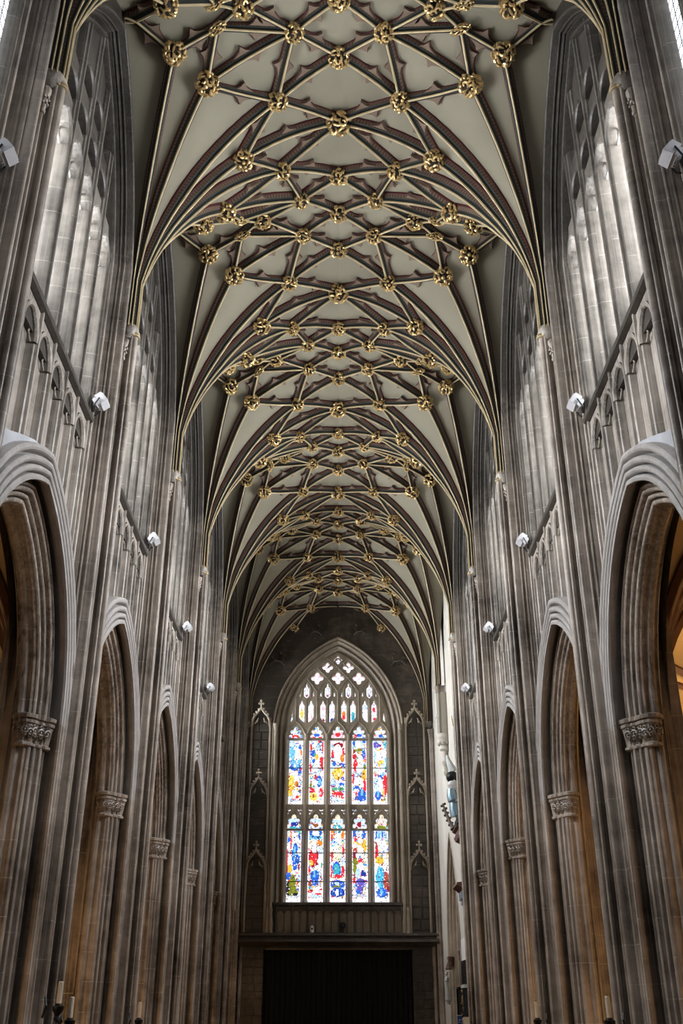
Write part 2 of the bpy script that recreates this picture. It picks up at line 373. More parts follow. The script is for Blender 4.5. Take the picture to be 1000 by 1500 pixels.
def make_pier(side, p):
    full = not (side == 1 and p >= 6) and p != 7
    first = {1: 'nearest', 2: 'second', 3: 'third', 4: 'fourth', 5: 'fifth', 6: 'sixth', 7: 'last', 0: 'hidden'}[p]
    lab = {0: f'clustered stone pier beside the viewer at the {SIDE[side]} edge',
           7: f'slender clustered shafts in the {SIDE[side]} corner beside the west window',
           6: 'clustered wall shafts hanging on a corbel over the pale plaster wall on the right' if side == 1 else 'clustered stone pier farthest along on the left, half in shadow'}.get(p,
           f'{first} tall clustered stone pier counted along the {SIDE[side]} arcade')
    t = thing('clustered_pier', lab, 'pier', (side * .76, pier_y(p), FZ))
    d = PM[side]
    if side == 1 and p == 6:
        o = (.76, 0, FZ); pr = [(-a, x) for a, x in FRONT[:22][::-1]] + FRONT[1:22]
        b = MB(); b.grid([[(min(x, .75), a, z) for a, x in pr] for z in (1.70, 2.0)]); put('shaft_cluster', mesh('shaft_cluster', b, 'pale', side, o), t)
        c = MB()
        c.lathe((.722, 0, 0), [(.012, 1.44), (.02, 1.455), (.022, 1.46), (.014, 1.468), (.015, 1.50), (.026, 1.515), (.03, 1.525), (.018, 1.535), (.02, 1.60), (.036, 1.61), (.036, 1.62), (.028, 1.63), (.046, 1.675), (.054, 1.69), (.054, 1.715), (.04, 1.72)], 14)
        for k in range(10):
            a = 2 * PI * k / 10; c.ball((.722 + .042 * math.cos(a), .042 * math.sin(a), 1.652), .012, 6, 4)
        put('carved_corbel', mesh('carved_corbel', c, 'pale', side, o), t)
        put('front_shafts', d['front_shafts'], t); put('gilded_band', d['gilded_band'], t)
        c = MB()
        for zz in (1.84, 1.835): c.tube([(x - .002, a * 1.06, zz) for a, x in pr[4:-4]], .004, 5)
        put('shaft_ring', mesh('shaft_ring', c, 'pale', side, o), t)
        return t
    for k in ('shaft_cluster', 'front_shafts', 'gilded_band', 'springer_block'): put(k, d[k], t)
    for nm in 'ab': put('carved_cap', d['carved_cap' + nm], t); put('nook_shaft', d['nook_shaft' + nm], t)
    if full:
        put('core', d['core'], t); put('base', d['base'], t)
        for nm in 'ab':
            if p == 0 and nm == 'b': continue
            if side == 1 and p == 5 and nm == 'a': continue
            put('outer_jamb', d['outer_jamb' + nm], t); put('inner_jamb', d['inner_jamb' + nm], t)
            cp = put('capital', d['capital' + nm], t); put('foliage', d['foliage' + nm], cp)
    return t
for s in (-1, 1):
    for p in range(0, 8): make_pier(s, p)

# ------------------------------------------------------------------ arcade arches
def arch_meshes(side):
    o = (.76, 0, FZ); d = {}
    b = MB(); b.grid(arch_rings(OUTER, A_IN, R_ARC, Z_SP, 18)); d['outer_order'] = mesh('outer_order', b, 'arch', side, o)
    b = MB(); b.grid(arch_rings(INNER[:-11], A_IN, R_ARC, Z_SP, 18)); d['inner_order'] = mesh('inner_order', b, 'stone', side, o)
    b = MB(); b.grid(arch_rings(INNER[-12:], A_IN, R_ARC, Z_SP, 18)); d['soffit'] = mesh('soffit', b, 'stone', side, o)
    b = MB(); b.grid(arch_rings(BACK, A_IN, R_ARC, Z_SP, 18)); d['aisle_order'] = mesh('aisle_order', b, 'stone', side, o)
    return d
for s in (-1, 1):
    d = arch_meshes(s)
    for p in range(0, 5 if s == 1 else 7):
        nm = ['hidden', 'nearest', 'second', 'third', 'fourth', 'fifth', 'last'][p]
        lab = f'{nm} pointed moulded arch of the {SIDE[s]} arcade' if p else f'pointed moulded arch beside the viewer on the {SIDE[s]}'
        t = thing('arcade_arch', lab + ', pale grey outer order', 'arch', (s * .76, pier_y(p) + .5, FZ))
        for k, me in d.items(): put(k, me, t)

# ------------------------------------------------------------------ nave walls: spandrel, blind panels, string course
PITCH = .131
def wall_meshes(side):
    o = (0, 0, FZ); d = {}
    b = MB()
    ys = [-.5 + i / 40 for i in range(41)]
    b.grid([[(.795, y, max(arch_z(y, .04), .70 if abs(y) > .33 else 0)) for y in ys], [(.795, y, 1.66) for y in ys]])
    b.grid([[(.888, y, max(arch_z(y, .06), .70 if abs(y) > .33 else 0)) for y in ys], [(.888, y, 1.66) for y in ys]])
    d['spandrel'] = mesh('spandrel', b, 'panel', side, o)
    # plain spandrel web between the arch mouldings and the panels
    b = MB()
    prof = [(.766, 0), (.7665, .0045), (.774, .0065), (.777, .0105), (.783, .012), (.795, .016)]
    mp = [(x, -a) for x, a in prof[::-1]] + prof[1:]
    for i in range(-3, 4):
        y = i * PITCH; b = MB()
        zb = max(arch_z(y, .11) - .01, .75)
        b.grid([[(x, y + a, z) for x, a in mp] for z in (zb, 1.67)]); d['panel_mullion%d' % i] = mesh('panel_mullion', b, 'panel', side, o)
    b = MB()
    rings = arch_rings([(0.016, .768), (.004, .770), (0, .776), (0, .795)], .049, .075, 1.535, 7)
    b.grid(rings)
    top = [(y, z) for (x, y, z) in [r[0] for r in rings]]
    b.grid([[(.774, y, z) for y, z in top], [(.774, y, 1.655) for y, z in top]])
    for sg in (-1, 1):      # cusps of the trefoil head
        b.tube([(.785, sg * .047, 1.535), (.785, sg * .034, 1.541), (.785, sg * .024, 1.551), (.785, sg * .030, 1.562), (.785, sg * .038, 1.572)], [.003, .0025, .003, .0025, .002], 5)
    d['panel_head'] = mesh('panel_head', b, 'panel', side, o)
    b = MB(); pr = [(.795, 1.630), (.771, 1.634), (.760, 1.643), (.758, 1.652), (.760, 1.660), (.766, 1.664), (.80, 1.69), (.83, 1.70)]
    b.grid([[(x, y, z) for x, z in pr] for y in (-.41, .41)]); d['string_course'] = mesh('string_course', b, 'dark_stone', side, o)
    return d
for s in (-1, 1):
    root = tag(put('wall_left' if s < 0 else 'wall_right', None), f'tall {SIDE[s]} nave wall of weathered limestone with blind panelling over the arcade', None, None, 'structure')
    d = wall_meshes(s)
    for p in range(0, 5 if s == 1 else 7):
        L = (0, (pier_y(p) + .5) * S, 0)
        put('spandrel', d['spandrel'], root, L); put('string_course', d['string_course'], root, L)
        for i in range(-3, 4): put('panel_mullion', d['panel_mullion%d' % i], root, L)
        if p == 1:
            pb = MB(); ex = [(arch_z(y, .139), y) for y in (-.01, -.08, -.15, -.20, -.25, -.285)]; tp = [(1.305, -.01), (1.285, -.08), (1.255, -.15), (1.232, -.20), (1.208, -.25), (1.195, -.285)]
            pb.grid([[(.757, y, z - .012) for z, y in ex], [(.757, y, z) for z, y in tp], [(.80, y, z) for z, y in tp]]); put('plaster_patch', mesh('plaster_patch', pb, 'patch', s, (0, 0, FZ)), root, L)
        for i in range(6): put('panel_head', d['panel_head'], root, (0, (pier_y(p) + .5 + (i - 2.5) * PITCH) * S, 0))

# ------------------------------------------------------------------ clerestory windows
def window_meshes(side):
    o = (0, 0, FZ); d = {}
    # jamb and rear arch mouldings follow the wall edge of the vault
    path = [(.0460, z) for z in (2.0, 2.1, 2.2)]
    a = .0440
    pts = []
    for i in range(22):
        a = .0460 + (.5 - .0460) * (i / 21) ** 1.25
        pts.append((a, max(frame_w(a), 2.2 + .001 * i)))
    path = path[:2] + pts
    prof = FRONT[JFROM:]
    prof = [(x, a - .0460) for a, x in prof]; prof[-1] = (.920, .062)
    prof[-2] = (.790, .0455)
    rings = []
    for i, (pa, pz) in enumerate(path):
        q0, q1 = path[max(i - 1, 0)], path[min(i + 1, len(path) - 1)]
        ta, tz = q1[0] - q0[0], q1[1] - q0[1]; L = math.hypot(ta, tz); ta /= L; tz /= L
        if i == len(path) - 1: ta, tz = 1, 0
        rings.append([(x, -.5 + pa + m * tz, pz - m * ta) for x, m in prof])
    rings += [[(x, -y, z) for x, y, z in r] for r in rings[:-1]][::-1]
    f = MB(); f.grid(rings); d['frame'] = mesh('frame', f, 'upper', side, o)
    inner = [(r[-1][1], r[-1][2]) for r in rings]
    def ztop(y):
        for (y0, z0), (y1, z1) in zip(inner, inner[1:]):
            if y0 <= y <= y1 and y1 > y0: return z0 + (z1 - z0) * (y - y0) / (y1 - y0)
        return 2.0
    # wall above the rear arch up to the vault
    ou = [(r[0][1], r[0][2]) for r in rings if r[0][2] > 2.15]
    b = MB(); b.grid([[(.716, y, z) for y, z in ou], [(.735, y, 3.15) for y, z in ou]]); d['head_wall'] = mesh('head_wall', b, 'dark_stone', side, o)  # near-black colour carries the shade under the vault
    # lower jamb sill
    b = MB(); b.grid([[(x, y, z) for x, z in ((.766, 1.662), (.80, 1.69), (.92, 1.76))] for y in (-.41, .41)]); d['sill'] = mesh('sill', b, 'stone', side, o)
    prof = [(.766, 0), (.7665, .004), (.773, .006), (.776, .011), (.783, .0125), (.80, .016), (.918, .018)]
    mp = [(x, -a) for x, a in prof[::-1]] + prof[1:]
    for i in range(-3, 4):
        y = i * PITCH; b = MB(); zt = max(ztop(y), 2.2) + .06
        b.grid([[(x, y + a, z) for x, a in mp] for z in (1.655, zt)]); d['mullion%d' % i] = mesh('mullion', b, 'mullion', side, o)
    for i in range(6):
        yc = (i - 2.5) * PITCH
        ht = min(ztop(yc - .05), ztop(yc + .05), ztop(yc))
        for t, (zs, h, zt) in enumerate(((2.235, .085, 2.40), (2.415, .05, 2.56), (2.575, .06, 3.0))):
            if zs + h > ht: continue
            b = MB(); a = .051; R = (a * a + h * h) / (2 * a)
            if R < a: R = a
            rings = arch_rings([(.018, .770), (.006, .771), (.001, .776), (0, .785), (0, .915)], a, R, zs, 8, None, yc)
            b.grid(rings)
            tp = [(y, z) for (x, y, z) in [r[0] for r in rings]]
            b.grid([[(.782, y, z) for y, z in tp], [(.782, y, max(z, min(zt, ztop(y) + .05))) for y, z in tp]])
            if t == 0:
                for sg in (-1, 1):
                    b.tube([(.80, yc + sg * .05, zs), (.80, yc + sg * .030, zs + .01), (.80, yc + sg * .022, zs + .024), (.80, yc + sg * .03, zs + .036), (.80, yc + sg * .036, zs + .05)], [.004, .004, .006, .004, .003], 5)
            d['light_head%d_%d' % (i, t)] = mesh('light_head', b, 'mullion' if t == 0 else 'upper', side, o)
        b = MB(); yy = [yc - .053 + .106 * k / 4 for k in range(5)]
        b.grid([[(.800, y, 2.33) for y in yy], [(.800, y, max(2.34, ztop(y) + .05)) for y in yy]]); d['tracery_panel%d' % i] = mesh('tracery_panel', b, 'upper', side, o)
        # glass: lower light and the small lights above
        for t, (z0, z1) in enumerate(((1.71, 2.33), (2.33, 2.78))):
            z1 = min(z1, ht + .01)
            if t or z1 < z0 + .05: continue
            b = MB(); b.grid([[(.908, yc - .05, z0), (.908, yc - .05, z1)], [(.908, yc + .05, z0), (.908, yc + .05, z1)]]); d['glass_pane%d_%d' % (i, t)] = mesh('glass_pane', b, 'glass' if t == 0 else 'glass_dim', side, o)
        b = MB()
        for k in range(1, 4): b.box(.900, .905, yc - .05, yc + .05, 1.71 + k * .15, 1.716 + k * .15)
        d['saddle_bar%d' % i] = mesh('saddle_bar', b, 'iron', side, o)
    # closing wall behind the tracery
    ys = [-.5 + i / 40 for i in range(41)]
    b = MB(); b.grid([[(.920, y, 1.60) for y in ys], [(.920, y, 3.15) for y in ys]]); d['outer_wall'] = mesh('outer_wall', b, 'dark_stone', side, o)
    return d
wn = 2
for s in (-1, 1):
    d = window_meshes(s)
    for p in range(0, 5 if s == 1 else 7):
        nm = ['hidden', 'nearest', 'second', 'third', 'fourth', 'fifth', 'last'][p]
        t = thing('window_%d' % wn, (f'{nm} six-light clerestory window high on the {SIDE[s]} wall' if p else f'clerestory window at the upper {SIDE[s]} edge beside the viewer'), None, (0, pier_y(p) + .5, FZ), None, 'structure'); wn += 1
        for k, me in d.items():
            q = put(k.rstrip('0123456789-_').rstrip('-'), me, t)
            if p == 0 and k.startswith('glass_pane'): q.location.x -= s * .110 * S; q.material_slots[0].link = 'OBJECT'; q.material_slots[0].material = M['glass_dim']

# ------------------------------------------------------------------ lierne vault
def nrm(x, y):
    e = .02
    gx = (zweb(x + e, y) - zweb(x - e, y)) / (2 * e); gy = (zweb(x, y + e) - zweb(x, y - e)) / (2 * e)
    return Vector((gx, gy, -1)).normalized()
RIBP = [(.0165, -.010), (.0165, .0085), (.0140, .0105), (.0115, .0255), (.0068, .0275), (.0040, .0375), (.0036, .0405), (.0026, .0430), (0, .0440)]
RIBP = RIBP + [(-u, v) for u, v in RIBP[-2::-1]]
RIBM = [0, 0, 1, 2, 2, 3, 3, 3]; RIBM = RIBM + RIBM[::-1]
def rib_mb(pts, nor, scl):
    b = MB(); rings = []; L = 0
    for i, p in enumerate(pts):
        t = (pts[min(i + 1, len(pts) - 1)] - pts[max(i - 1, 0)]).normalized()
        N = (nor[i] - t * nor[i].dot(t)).normalized(); U = N.cross(t)
        if i: L += (pts[i] - pts[i - 1]).length
        rings.append([p + U * u * scl[i] + N * v * scl[i] for u, v in RIBP]); b.s += [L / .013] * len(RIBP)
    b.grid(rings, RIBM); return b
def cusp_mb(pts, nor, t0, sg):
    """flat foiled cusp standing out from the side of a rib"""
    n = len(pts) - 1; L = (pts[-1] - pts[0]).length; b = MB(); rings = []
    for ds, u in ((-.070, .012), (-.046, .016), (-.027, .022), (-.012, .029), (-.002, .043), (.004, .034), (.010, .025), (.022, .018), (.036, .012)):
        f = min(max(t0 + ds / L, .03), .97) * n; i = min(int(f), n - 1); q = f - i
        p = pts[i].lerp(pts[i + 1], q); N = nor[i].lerp(nor[i + 1], q).normalized()
        t = (pts[i + 1] - pts[i]).normalized(); N = (N - t * N.dot(t)).normalized(); U = N.cross(t) * sg
        rings.append([p + U * .009 + N * .008, p + U * u + N * .008, p + U * (u - .004) + N * .011, p + U * (u - .004) + N * .022, p + U * .009 + N * .022])
    b.grid(rings, [0, 0, 1, 1], caps=False); return b
def boss_mesh(seed, fig=False):
    r = random.Random(seed); b = MB()
    b.ball((0, 0, 0), .80, 10, 7, 0)
    pts = []; n = 34
    for i in range(n):
        zz = 1 - 2 * (i + .5) / n * .86; a = i * 2.39996 + r.random() * .5; q = math.sqrt(max(0, 1 - zz * zz))
        pts.append(Vector((q * math.cos(a), q * math.sin(a), -zz)))
    for d in pts:
        k = r.random(); T = d.orthogonal().normalized(); T = Quaternion(d, r.random() * 6.28) @ T; B = d.cross(T)
        if k < .6:        # curled leaf
            R = .24 + .1 * r.random(); a0 = 0; a1 = 3.6 + 1.8 * r.random(); cc = []
            for j in range(7):
                t = a0 + (a1 - a0) * j / 6; rad = R * (1 - .5 * j / 6)
                cc.append(d * (.86 + .14 * math.sin(j / 6 * PI)) + T * rad * math.cos(t) + B * rad * math.sin(t))
            b.tube(cc, [.085, .12, .14, .14, .12, .10, .07], 5, 1)
        elif k < .85:
            c = d * .90; b.ball(c, .17 + .06 * r.random(), 7, 5, 1)
        else:
            b.tube([d * .8 - T * .35, d * 1.0 - T * .1, d * 1.04 + T * .15, d * .85 + T * .4], [.05, .12, .12, .04], 5, 1)
    for i in range(14):   # rim of lobes
        a = 2 * PI * i / 14; b.ball((.86 * math.cos(a), .86 * math.sin(a), .18 + .1 * (i % 2)), .15, 6, 4, 1)
    if fig:
        b.v = [(x * 1.7, y * .8, z * .9) for x, y, z in b.v]
    return mesh('boss', b, ['cavity', 'gold'], 1, (0, 0, 0))
BOSS = [boss_mesh(3 + i) for i in range(6)]; BOSSF = boss_mesh(40, True)
NODE = {'R0': (0, 0), 'R1': (0, .28), 'R2': (0, .5), 'R3': (0, .72), 'R0b': (0, 1), 'T3': (.38, 0), 'T3b': (.38, 1),
        'T4': (.24, .16), 'T2': (.24, .84), 'T6': (.47, .29), 'T1': (.47, .71), 'T5': (.163, .39), 'T8': (.163, .61), 'T7': (.33, .5),
        'Ta': (.42, .44), 'Tb': (.42, .56), 'T9': (.565, .39), 'T9b': (.565, .61), 'W': (.70, .5)}
LIERNE = ['R0 T4', 'T4 R1', 'T4 T5', 'T4 T6', 'T6 T5', 'T6 Ta', 'T5 R1', 'T5 R2', 'T5 T7', 'T5 Ta', 'T7 Ta', 'Ta T9', 'T9 W', 'T4 T3',
          'R0b T2', 'T2 R3', 'T2 T8', 'T2 T1', 'T1 T8', 'T1 Tb', 'T8 R3', 'T8 R2', 'T8 T7', 'T8 Tb', 'T7 Tb', 'Tb T9b', 'T9b W', 'T2 T3b']
SPRING = ['T9', 'T6', 'T4', 'T9b', 'T1', 'T2']
BSIZE = {'R0': .046, 'R1': .036, 'R2': .036, 'R3': .036, 'T3': .039, 'T4': .034, 'T2': .036, 'T6': .042, 'T1': .041, 'T5': .034, 'T8': .034, 'T7': .036, 'Ta': .021, 'Tb': .021, 'T9': .040, 'T9b': .040}
def lierne(a, b_, sgn, n=10):
    (x0, y0), (x1, y1) = NODE[a], NODE[b_]; pts = []; nor = []
    for i in range(n + 1):
        t = i / n; x, y = sgn * (x0 + (x1 - x0) * t), y0 + (y1 - y0) * t
        pts.append(Vector((x, y, zweb(x, y)))); nor.append(nrm(x, y))
    return pts, nor, [1] * (n + 1)
def springer(nm, sgn, n=20):
    x1, y1 = NODE[nm]; yb = 1.0 if (y1 > .5) else 0.0
    D = Vector((x1 - XS, y1 - yb, 0)); R = D.length; D.normalize(); pts = []; nor = []; scl = []
    for i in range(n + 1):
        r = .016 + (R - .016) * (i / n) ** 1.7; e = .002
        sl = (zfan(r + e) - zfan(max(r - e, 0))) / (e + min(r, e)); ph = math.atan(sl); r2 = r
        pts.append(Vector((sgn * (XS + D.x * r2), yb + D.y * r2, zfan(r2)))); scl.append(min(1, .50 + r / .3))
        nor.append(Vector((sgn * D.x * math.sin(ph), D.y * math.sin(ph), -math.cos(ph))))
    # bring the foot down onto the shafts
    pts.insert(0, pts[0] + Vector((0, 0, -.20))); nor.insert(0, nor[0]); scl.insert(0, scl[0])
    return pts, nor, scl
RM = ['red', 'brown', 'green', 'goldline']; O0 = (0, 0, 0)
VP = []                                              # (name, mesh, [cusp meshes], only_last_bay)
for sg in (1, -1):
    for e in LIERNE + ['R0 T3', 'R0b T3b']:
        a, b_ = e.split(); P_, N_, S_ = lierne(a, b_, sg)
        L = (P_[-1] - P_[0]).length; cs = []
        if L > .12:
            t0 = .5 if L < .3 else .45
            cs = [mesh('cusp', cusp_mb(P_, N_, t0 if k > 0 else 1 - t0, k), ['red', 'brown'], 1, O0, angle=20) for k in (1, -1)]
        VP.append(('lierne_rib', mesh('lierne_rib', rib_mb(P_, N_, S_), RM, 1, O0, angle=30), cs, e == 'R0b T3b'))
    for nm in SPRING + ['T3', 'T3b']:
        P_, N_, S_ = springer(nm, sg)
        VP.append(('springing_rib', mesh('springing_rib', rib_mb(P_, N_, S_), RM, 1, O0, angle=30), [], nm == 'T3b'))
web = MB(); th = math.atan2(.5, XS)
TH = [th * i / 9 for i in range(9)] + [th + (math.radians(101) - th) * i / 11 for i in range(12)]
for sg in (1, -1):
    for yb in (0, 1):
        rings = []
        for t in TH:
            rm = min(XS / math.cos(t) if math.cos(t) > .01 else 9, .5 / math.sin(t) if math.sin(t) > .01 else 9); row = []
            for i in range(19):
                r = .006 + (rm - .006) * (i / 18) ** 1.7
                row.append((sg * (XS - r * math.cos(t)), yb + (1 - 2 * yb) * r * math.sin(t), zfan(r)))
            rings.append(row)
        web.grid(rings)
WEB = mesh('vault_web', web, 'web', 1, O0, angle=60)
nb = 0
for p in range(0, 7):
    nm = ['overhead', 'nearest', 'second', 'third', 'fourth', 'fifth', 'westernmost'][p]
    root = put('ceiling', None); root.location = (0, pier_y(p) * S, EYE)
    tag(root, f'{nm} bay of the cream plastered lierne vault with painted ribs and gilded bosses', None, None, 'structure')
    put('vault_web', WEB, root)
    for name, me, cs, last in VP:
        if last and p < 6: continue
        o = put(name, me, root)
        for c in cs: put('cusp', c, o)
    rb = random.Random(p)
    for k, r in BSIZE.items():
        x0, y0 = NODE[k]
        for sg in ((1,) if x0 == 0 else (1, -1)):
            x = sg * x0; N = nrm(x, y0); z = zweb(x, y0)
            o = put('boss', BOSSF if k in ('Ta', 'Tb') else BOSS[rb.randrange(6)], root, Vector((x, y0, z)) * S + N * .036 * S)
            o.scale = (r * .97,) * 3; o.rotation_mode = 'QUATERNION'
            o.rotation_quaternion = Vector((0, 0, -1)).rotation_difference(N) @ Quaternion((0, 0, 1), rb.random() * 6.28)
    if p == 6:
        for sg in (1, -1):
            x = sg * .38; N = nrm(x, 1); o = put('boss', BOSS[2], root, Vector((x, .99, zweb(x, 0))) * S + N * .036 * S); o.scale = (.034,) * 3

# ------------------------------------------------------------------ aisles
AX0, AX1 = .895, 1.60
def afan(r): return .74 + .56 * math.sqrt(max(0, 1 - (1 - min(1, r / .60)) ** 2))
def aisle_meshes(side):
    o = (0, 0, FZ); d = {}
    wb = MB(); cx = (AX0 + AX1) / 2; hx = cx - AX0; th = math.atan2(.5, hx)
    T2 = [th * i / 5 for i in range(5)] + [th + (PI / 2 - th) * i / 6 for i in range(7)]
    for sx in (0, 1):
        for yb in (0, 1):
            rings = []
            for t in T2:
                rm = min(hx / math.cos(t) if math.cos(t) > .01 else 9, .5 / math.sin(t) if math.sin(t) > .01 else 9)
                rings.append([((AX0 + rr * math.cos(t)) if sx == 0 else (AX1 - rr * math.cos(t)), (rr * math.sin(t)) if yb == 0 else 1 - rr * math.sin(t), afan(rr)) for rr in [.004 + (rm - .004) * (i / 10) ** 1.6 for i in range(11)]])
            wb.grid(rings)
    d['aisle_web'] = mesh('aisle_web', wb, 'aisle_web', side, o, angle=60)
    k = 0
    for sx in (0, 1):
        for yb in (0, 1):
            for t, rm in ((0, hx), (th, math.hypot(hx, .5)), (PI / 4 * 1.45, .5 / math.sin(PI / 4 * 1.45)), (PI / 2 - .02, .5)):
                if t == 0 and yb == 1: continue
                b = MB(); pts = []
                for i in range(13):
                    rr = .002 + (rm - .002) * (i / 12) ** 1.6
                    pts.append(((AX0 + rr * math.cos(t)) if sx == 0 else (AX1 - rr * math.cos(t)), (rr * math.sin(t)) if yb == 0 else 1 - rr * math.sin(t), afan(rr) - .012))
                b.tube(pts, .020, 6); b.tube([(x, y, z - .022) for x, y, z in pts], .007, 5, 1)
                d['aisle_rib%d' % k] = mesh('aisle_rib', b, ['bronze', 'goldline'], side, o); k += 1
    for i, x in ((1, AX1 - .005),):
        b = MB(); b.lathe((x, 0, 0), [(.05, FZ), (.05, FZ + .08), (.036, FZ + .1), (.036, .62), (.044, .63), (.04, .64), (.05, .69), (.062, .70), (.062, .72), (.05, .735), (.03, .80)], 12)
        d['wall_shaft%d' % i] = mesh('wall_shaft', b, 'stone', side, o)
    return d
for s in (-1, 1):
    root = tag(put('wall_aisle_left' if s < 0 else 'wall_aisle_right', None), f'{SIDE[s]} aisle beyond the arcade with its ribbed vault', None, None, 'structure')
    b = MB(); b.grid([[(AX1 + .01, .2, FZ), (AX1 + .01, .2, 1.56)], [(AX1 + .01, 8.2, FZ), (AX1 + .01, 8.2, 1.56)]])
    b.grid([[(.78, 8.2, FZ), (.78, 8.2, 1.56)], [(1.62, 8.2, FZ), (1.62, 8.2, 1.56)]]); b.grid([[(.78, .2, FZ), (.78, .2, 1.56)], [(1.62, .2, FZ), (1.62, .2, 1.56)]])
    put('outer_wall', mesh('outer_wall', b, 'aisle_web', s, (0, 0, FZ), smooth=False), root)
    d = aisle_meshes(s)
    for p in range(1, 7):
        for k, me in d.items(): put(k.rstrip('0123456789'), me, root, (0, pier_y(p) * S, 0))
    b = MB(); b.grid([[(AX1, 6.0, .10), (AX1, 6.0, .60)], [(AX1, 6.46, .10), (AX1, 6.46, .60)]])
    if s == 1: put('aisle_window_glass', mesh('aisle_window_glass', b, 'aisle_glass', s, (0, 0, FZ), smooth=False), root)

# warm lamps standing behind the piers in the aisles
def aisle_lamp(x, y, z, power, col=(1.0, .58, .25), size=.25):
    l = bpy.data.lights.new('aisle_lamp', 'POINT'); l.energy = power; l.color = col; l.shadow_soft_size = size
    o = bpy.data.objects.new('aisle_lamp', l); C.objects.link(o); o.location = (x * S, y * S, EYE + z * S)
for p in range(1, 6):
    aisle_lamp(-1.08, pier_y(p) + .5, -.02, 60); aisle_lamp(1.08, pier_y(p) + .5, -.02, 42)
aisle_lamp(-1.12, 6.92, -.05, 80)
def aisle_spot(x, y, z, power):
    l = bpy.data.lights.new('aisle_spot', 'SPOT'); l.energy = power; l.color = (1.0, .62, .27); l.spot_size = math.radians(120); l.spot_blend = .5; l.shadow_soft_size = .2
    o = bpy.data.objects.new('aisle_spot', l); C.objects.link(o); o.location = (x * S, y * S, EYE + z * S)
    o.rotation_euler = Vector((1, .25, .9)).to_track_quat('-Z', 'Y').to_euler()
for p in (1, 2, 3): aisle_spot(1.12, pier_y(p) + .42, .66, 330)

# ------------------------------------------------------------------ west wall and window
YW = 7.70
OW = (0, YW, FZ)
west = tag(put('wall_west', None), 'dark west end wall of limestone around the great stained glass window', None, None, 'structure')
west.location = (0, YW * S, 0)
A_W, R_W, Z_W = .395, .72, 2.0
def wz(x, n): return arch_z(x, n, A_W, R_W, Z_W)
b = MB()
xs = [-.78 + 1.56 * i / 60 for i in range(61)]
b.grid([[(x, YW, wz(x, .10) if abs(x) < A_W + .10 else Z_W) for x in xs], [(x, YW, 3.15) for x in xs]])
for sg in (-1, 1):
    b.box(min(sg * .50, sg * .80), max(sg * .50, sg * .80), YW + .002, YW + .12, .50, 2.0)
    b.box(min(sg * .53, sg * .80), max(sg * .53, sg * .80), YW + .012, YW + .12, FZ, .50)
b.box(-.53, .53, YW + .003, YW + .1, .44, .745)
b.box(-.8, .8, YW + .14, YW + .15, FZ, 3.15)
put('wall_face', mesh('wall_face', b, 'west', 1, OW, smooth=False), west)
# window jambs and arch
wp = ([(-.006, .10), (-.006, .066), (.002, .058)] + [(n, y) for n, y in [(.006, .050), (.012, .046), (.018, .048)]] + [(.024, .054), (.032, .050), (.041, .040), (.043, .030), (.050, .024), (.057, .026), (.060, .034)]
      + [(.067, .038), (.076, .028), (.080, .014), (.086, .004), (.093, .004), (.097, .012), (.099, .004), (.103, -.010), (.110, -.014), (.117, -.008), (.120, .004)])
t = thing('window_1', 'great pointed west window of five tall stained glass lights in stone tracery', None, (0, YW, FZ), None, 'structure')
def xz(rings): return [[(y, YW + x, z) for x, y, z in r] for r in rings]
b = MB(); b.grid(xz(arch_rings(wp, A_W, R_W, Z_W, 20, .50))); put('moulded_arch', mesh('moulded_arch', b, 'jamb', 1, OW), t)
b = MB()
for sg in (-1, 1):
    b.lathe((sg * .484, YW - .012, 0), [(.011, .52), (.011, 1.99), (.016, 2.0), (.013, 2.01), (.02, 2.04), (.021, 2.05), (.012, 2.052)], 10)
    b.lathe((sg * .508, YW - .012, 0), [(.02, .50), (.02, .53), (.016, .56), (.018, .60), (.011, .66), (.011, .68), (.014, .69), (.009, .71)], 10)
    b.lathe((sg * .480, YW - .012, 0), [(.02, .50), (.02, .53), (.016, .56), (.018, .60), (.011, .66), (.011, .68), (.014, .69), (.009, .71)], 10)
put('nook_shafts', mesh('nook_shafts', b, 'jamb', 1, OW), t)
GX = [-.33, -.165, 0, .165, .33]
def plate(outline, holes, y0, thick, bev):
    cu = bpy.data.curves.new('tmp', 'CURVE'); cu.dimensions = '2D'; cu.fill_mode = 'BOTH'; cu.extrude = thick * S / 2; cu.bevel_depth = bev * S; cu.bevel_resolution = 1
    for pl in [outline] + holes:
        sp = cu.splines.new('POLY'); sp.points.add(len(pl) - 1); sp.use_cyclic_u = True
        for q, (x, z) in zip(sp.points, pl): q.co = (x * S, z * S, 0, 1)
    ob = bpy.data.objects.new('tmp', cu); C.objects.link(ob); bpy.context.view_layer.update()
    me = bpy.data.meshes.new_from_object(ob.evaluated_get(bpy.context.evaluated_depsgraph_get()))
    bpy.data.objects.remove(ob)
    for v in me.vertices:
        x, z, y = v.co; v.co = (x, (y0 - YW) * S - y, z + EYE)
    me.materials.clear(); me.materials.append(M['jamb']); me.polygons.foreach_set('use_smooth', [False] * len(me.polygons)); me.update()
    return me
def lobes(c, circles, n=40, a0=0, a1=360):
    out = []
    for i in range(n):
        t = math.radians(a0 + (a1 - a0) * i / (n if a1 - a0 == 360 else n - 1)); dx, dz = math.cos(t), math.sin(t); best = 0
        for cx, cz, r in circles:
            ex, ez = cx - c[0], cz - c[1]; bq = ex * dx + ez * dz; q = r * r - (ex * ex + ez * ez - bq * bq)
            if q > 0: best = max(best, bq + math.sqrt(q))
        out.append((c[0] + dx * best, c[1] + dz * best))
    return out
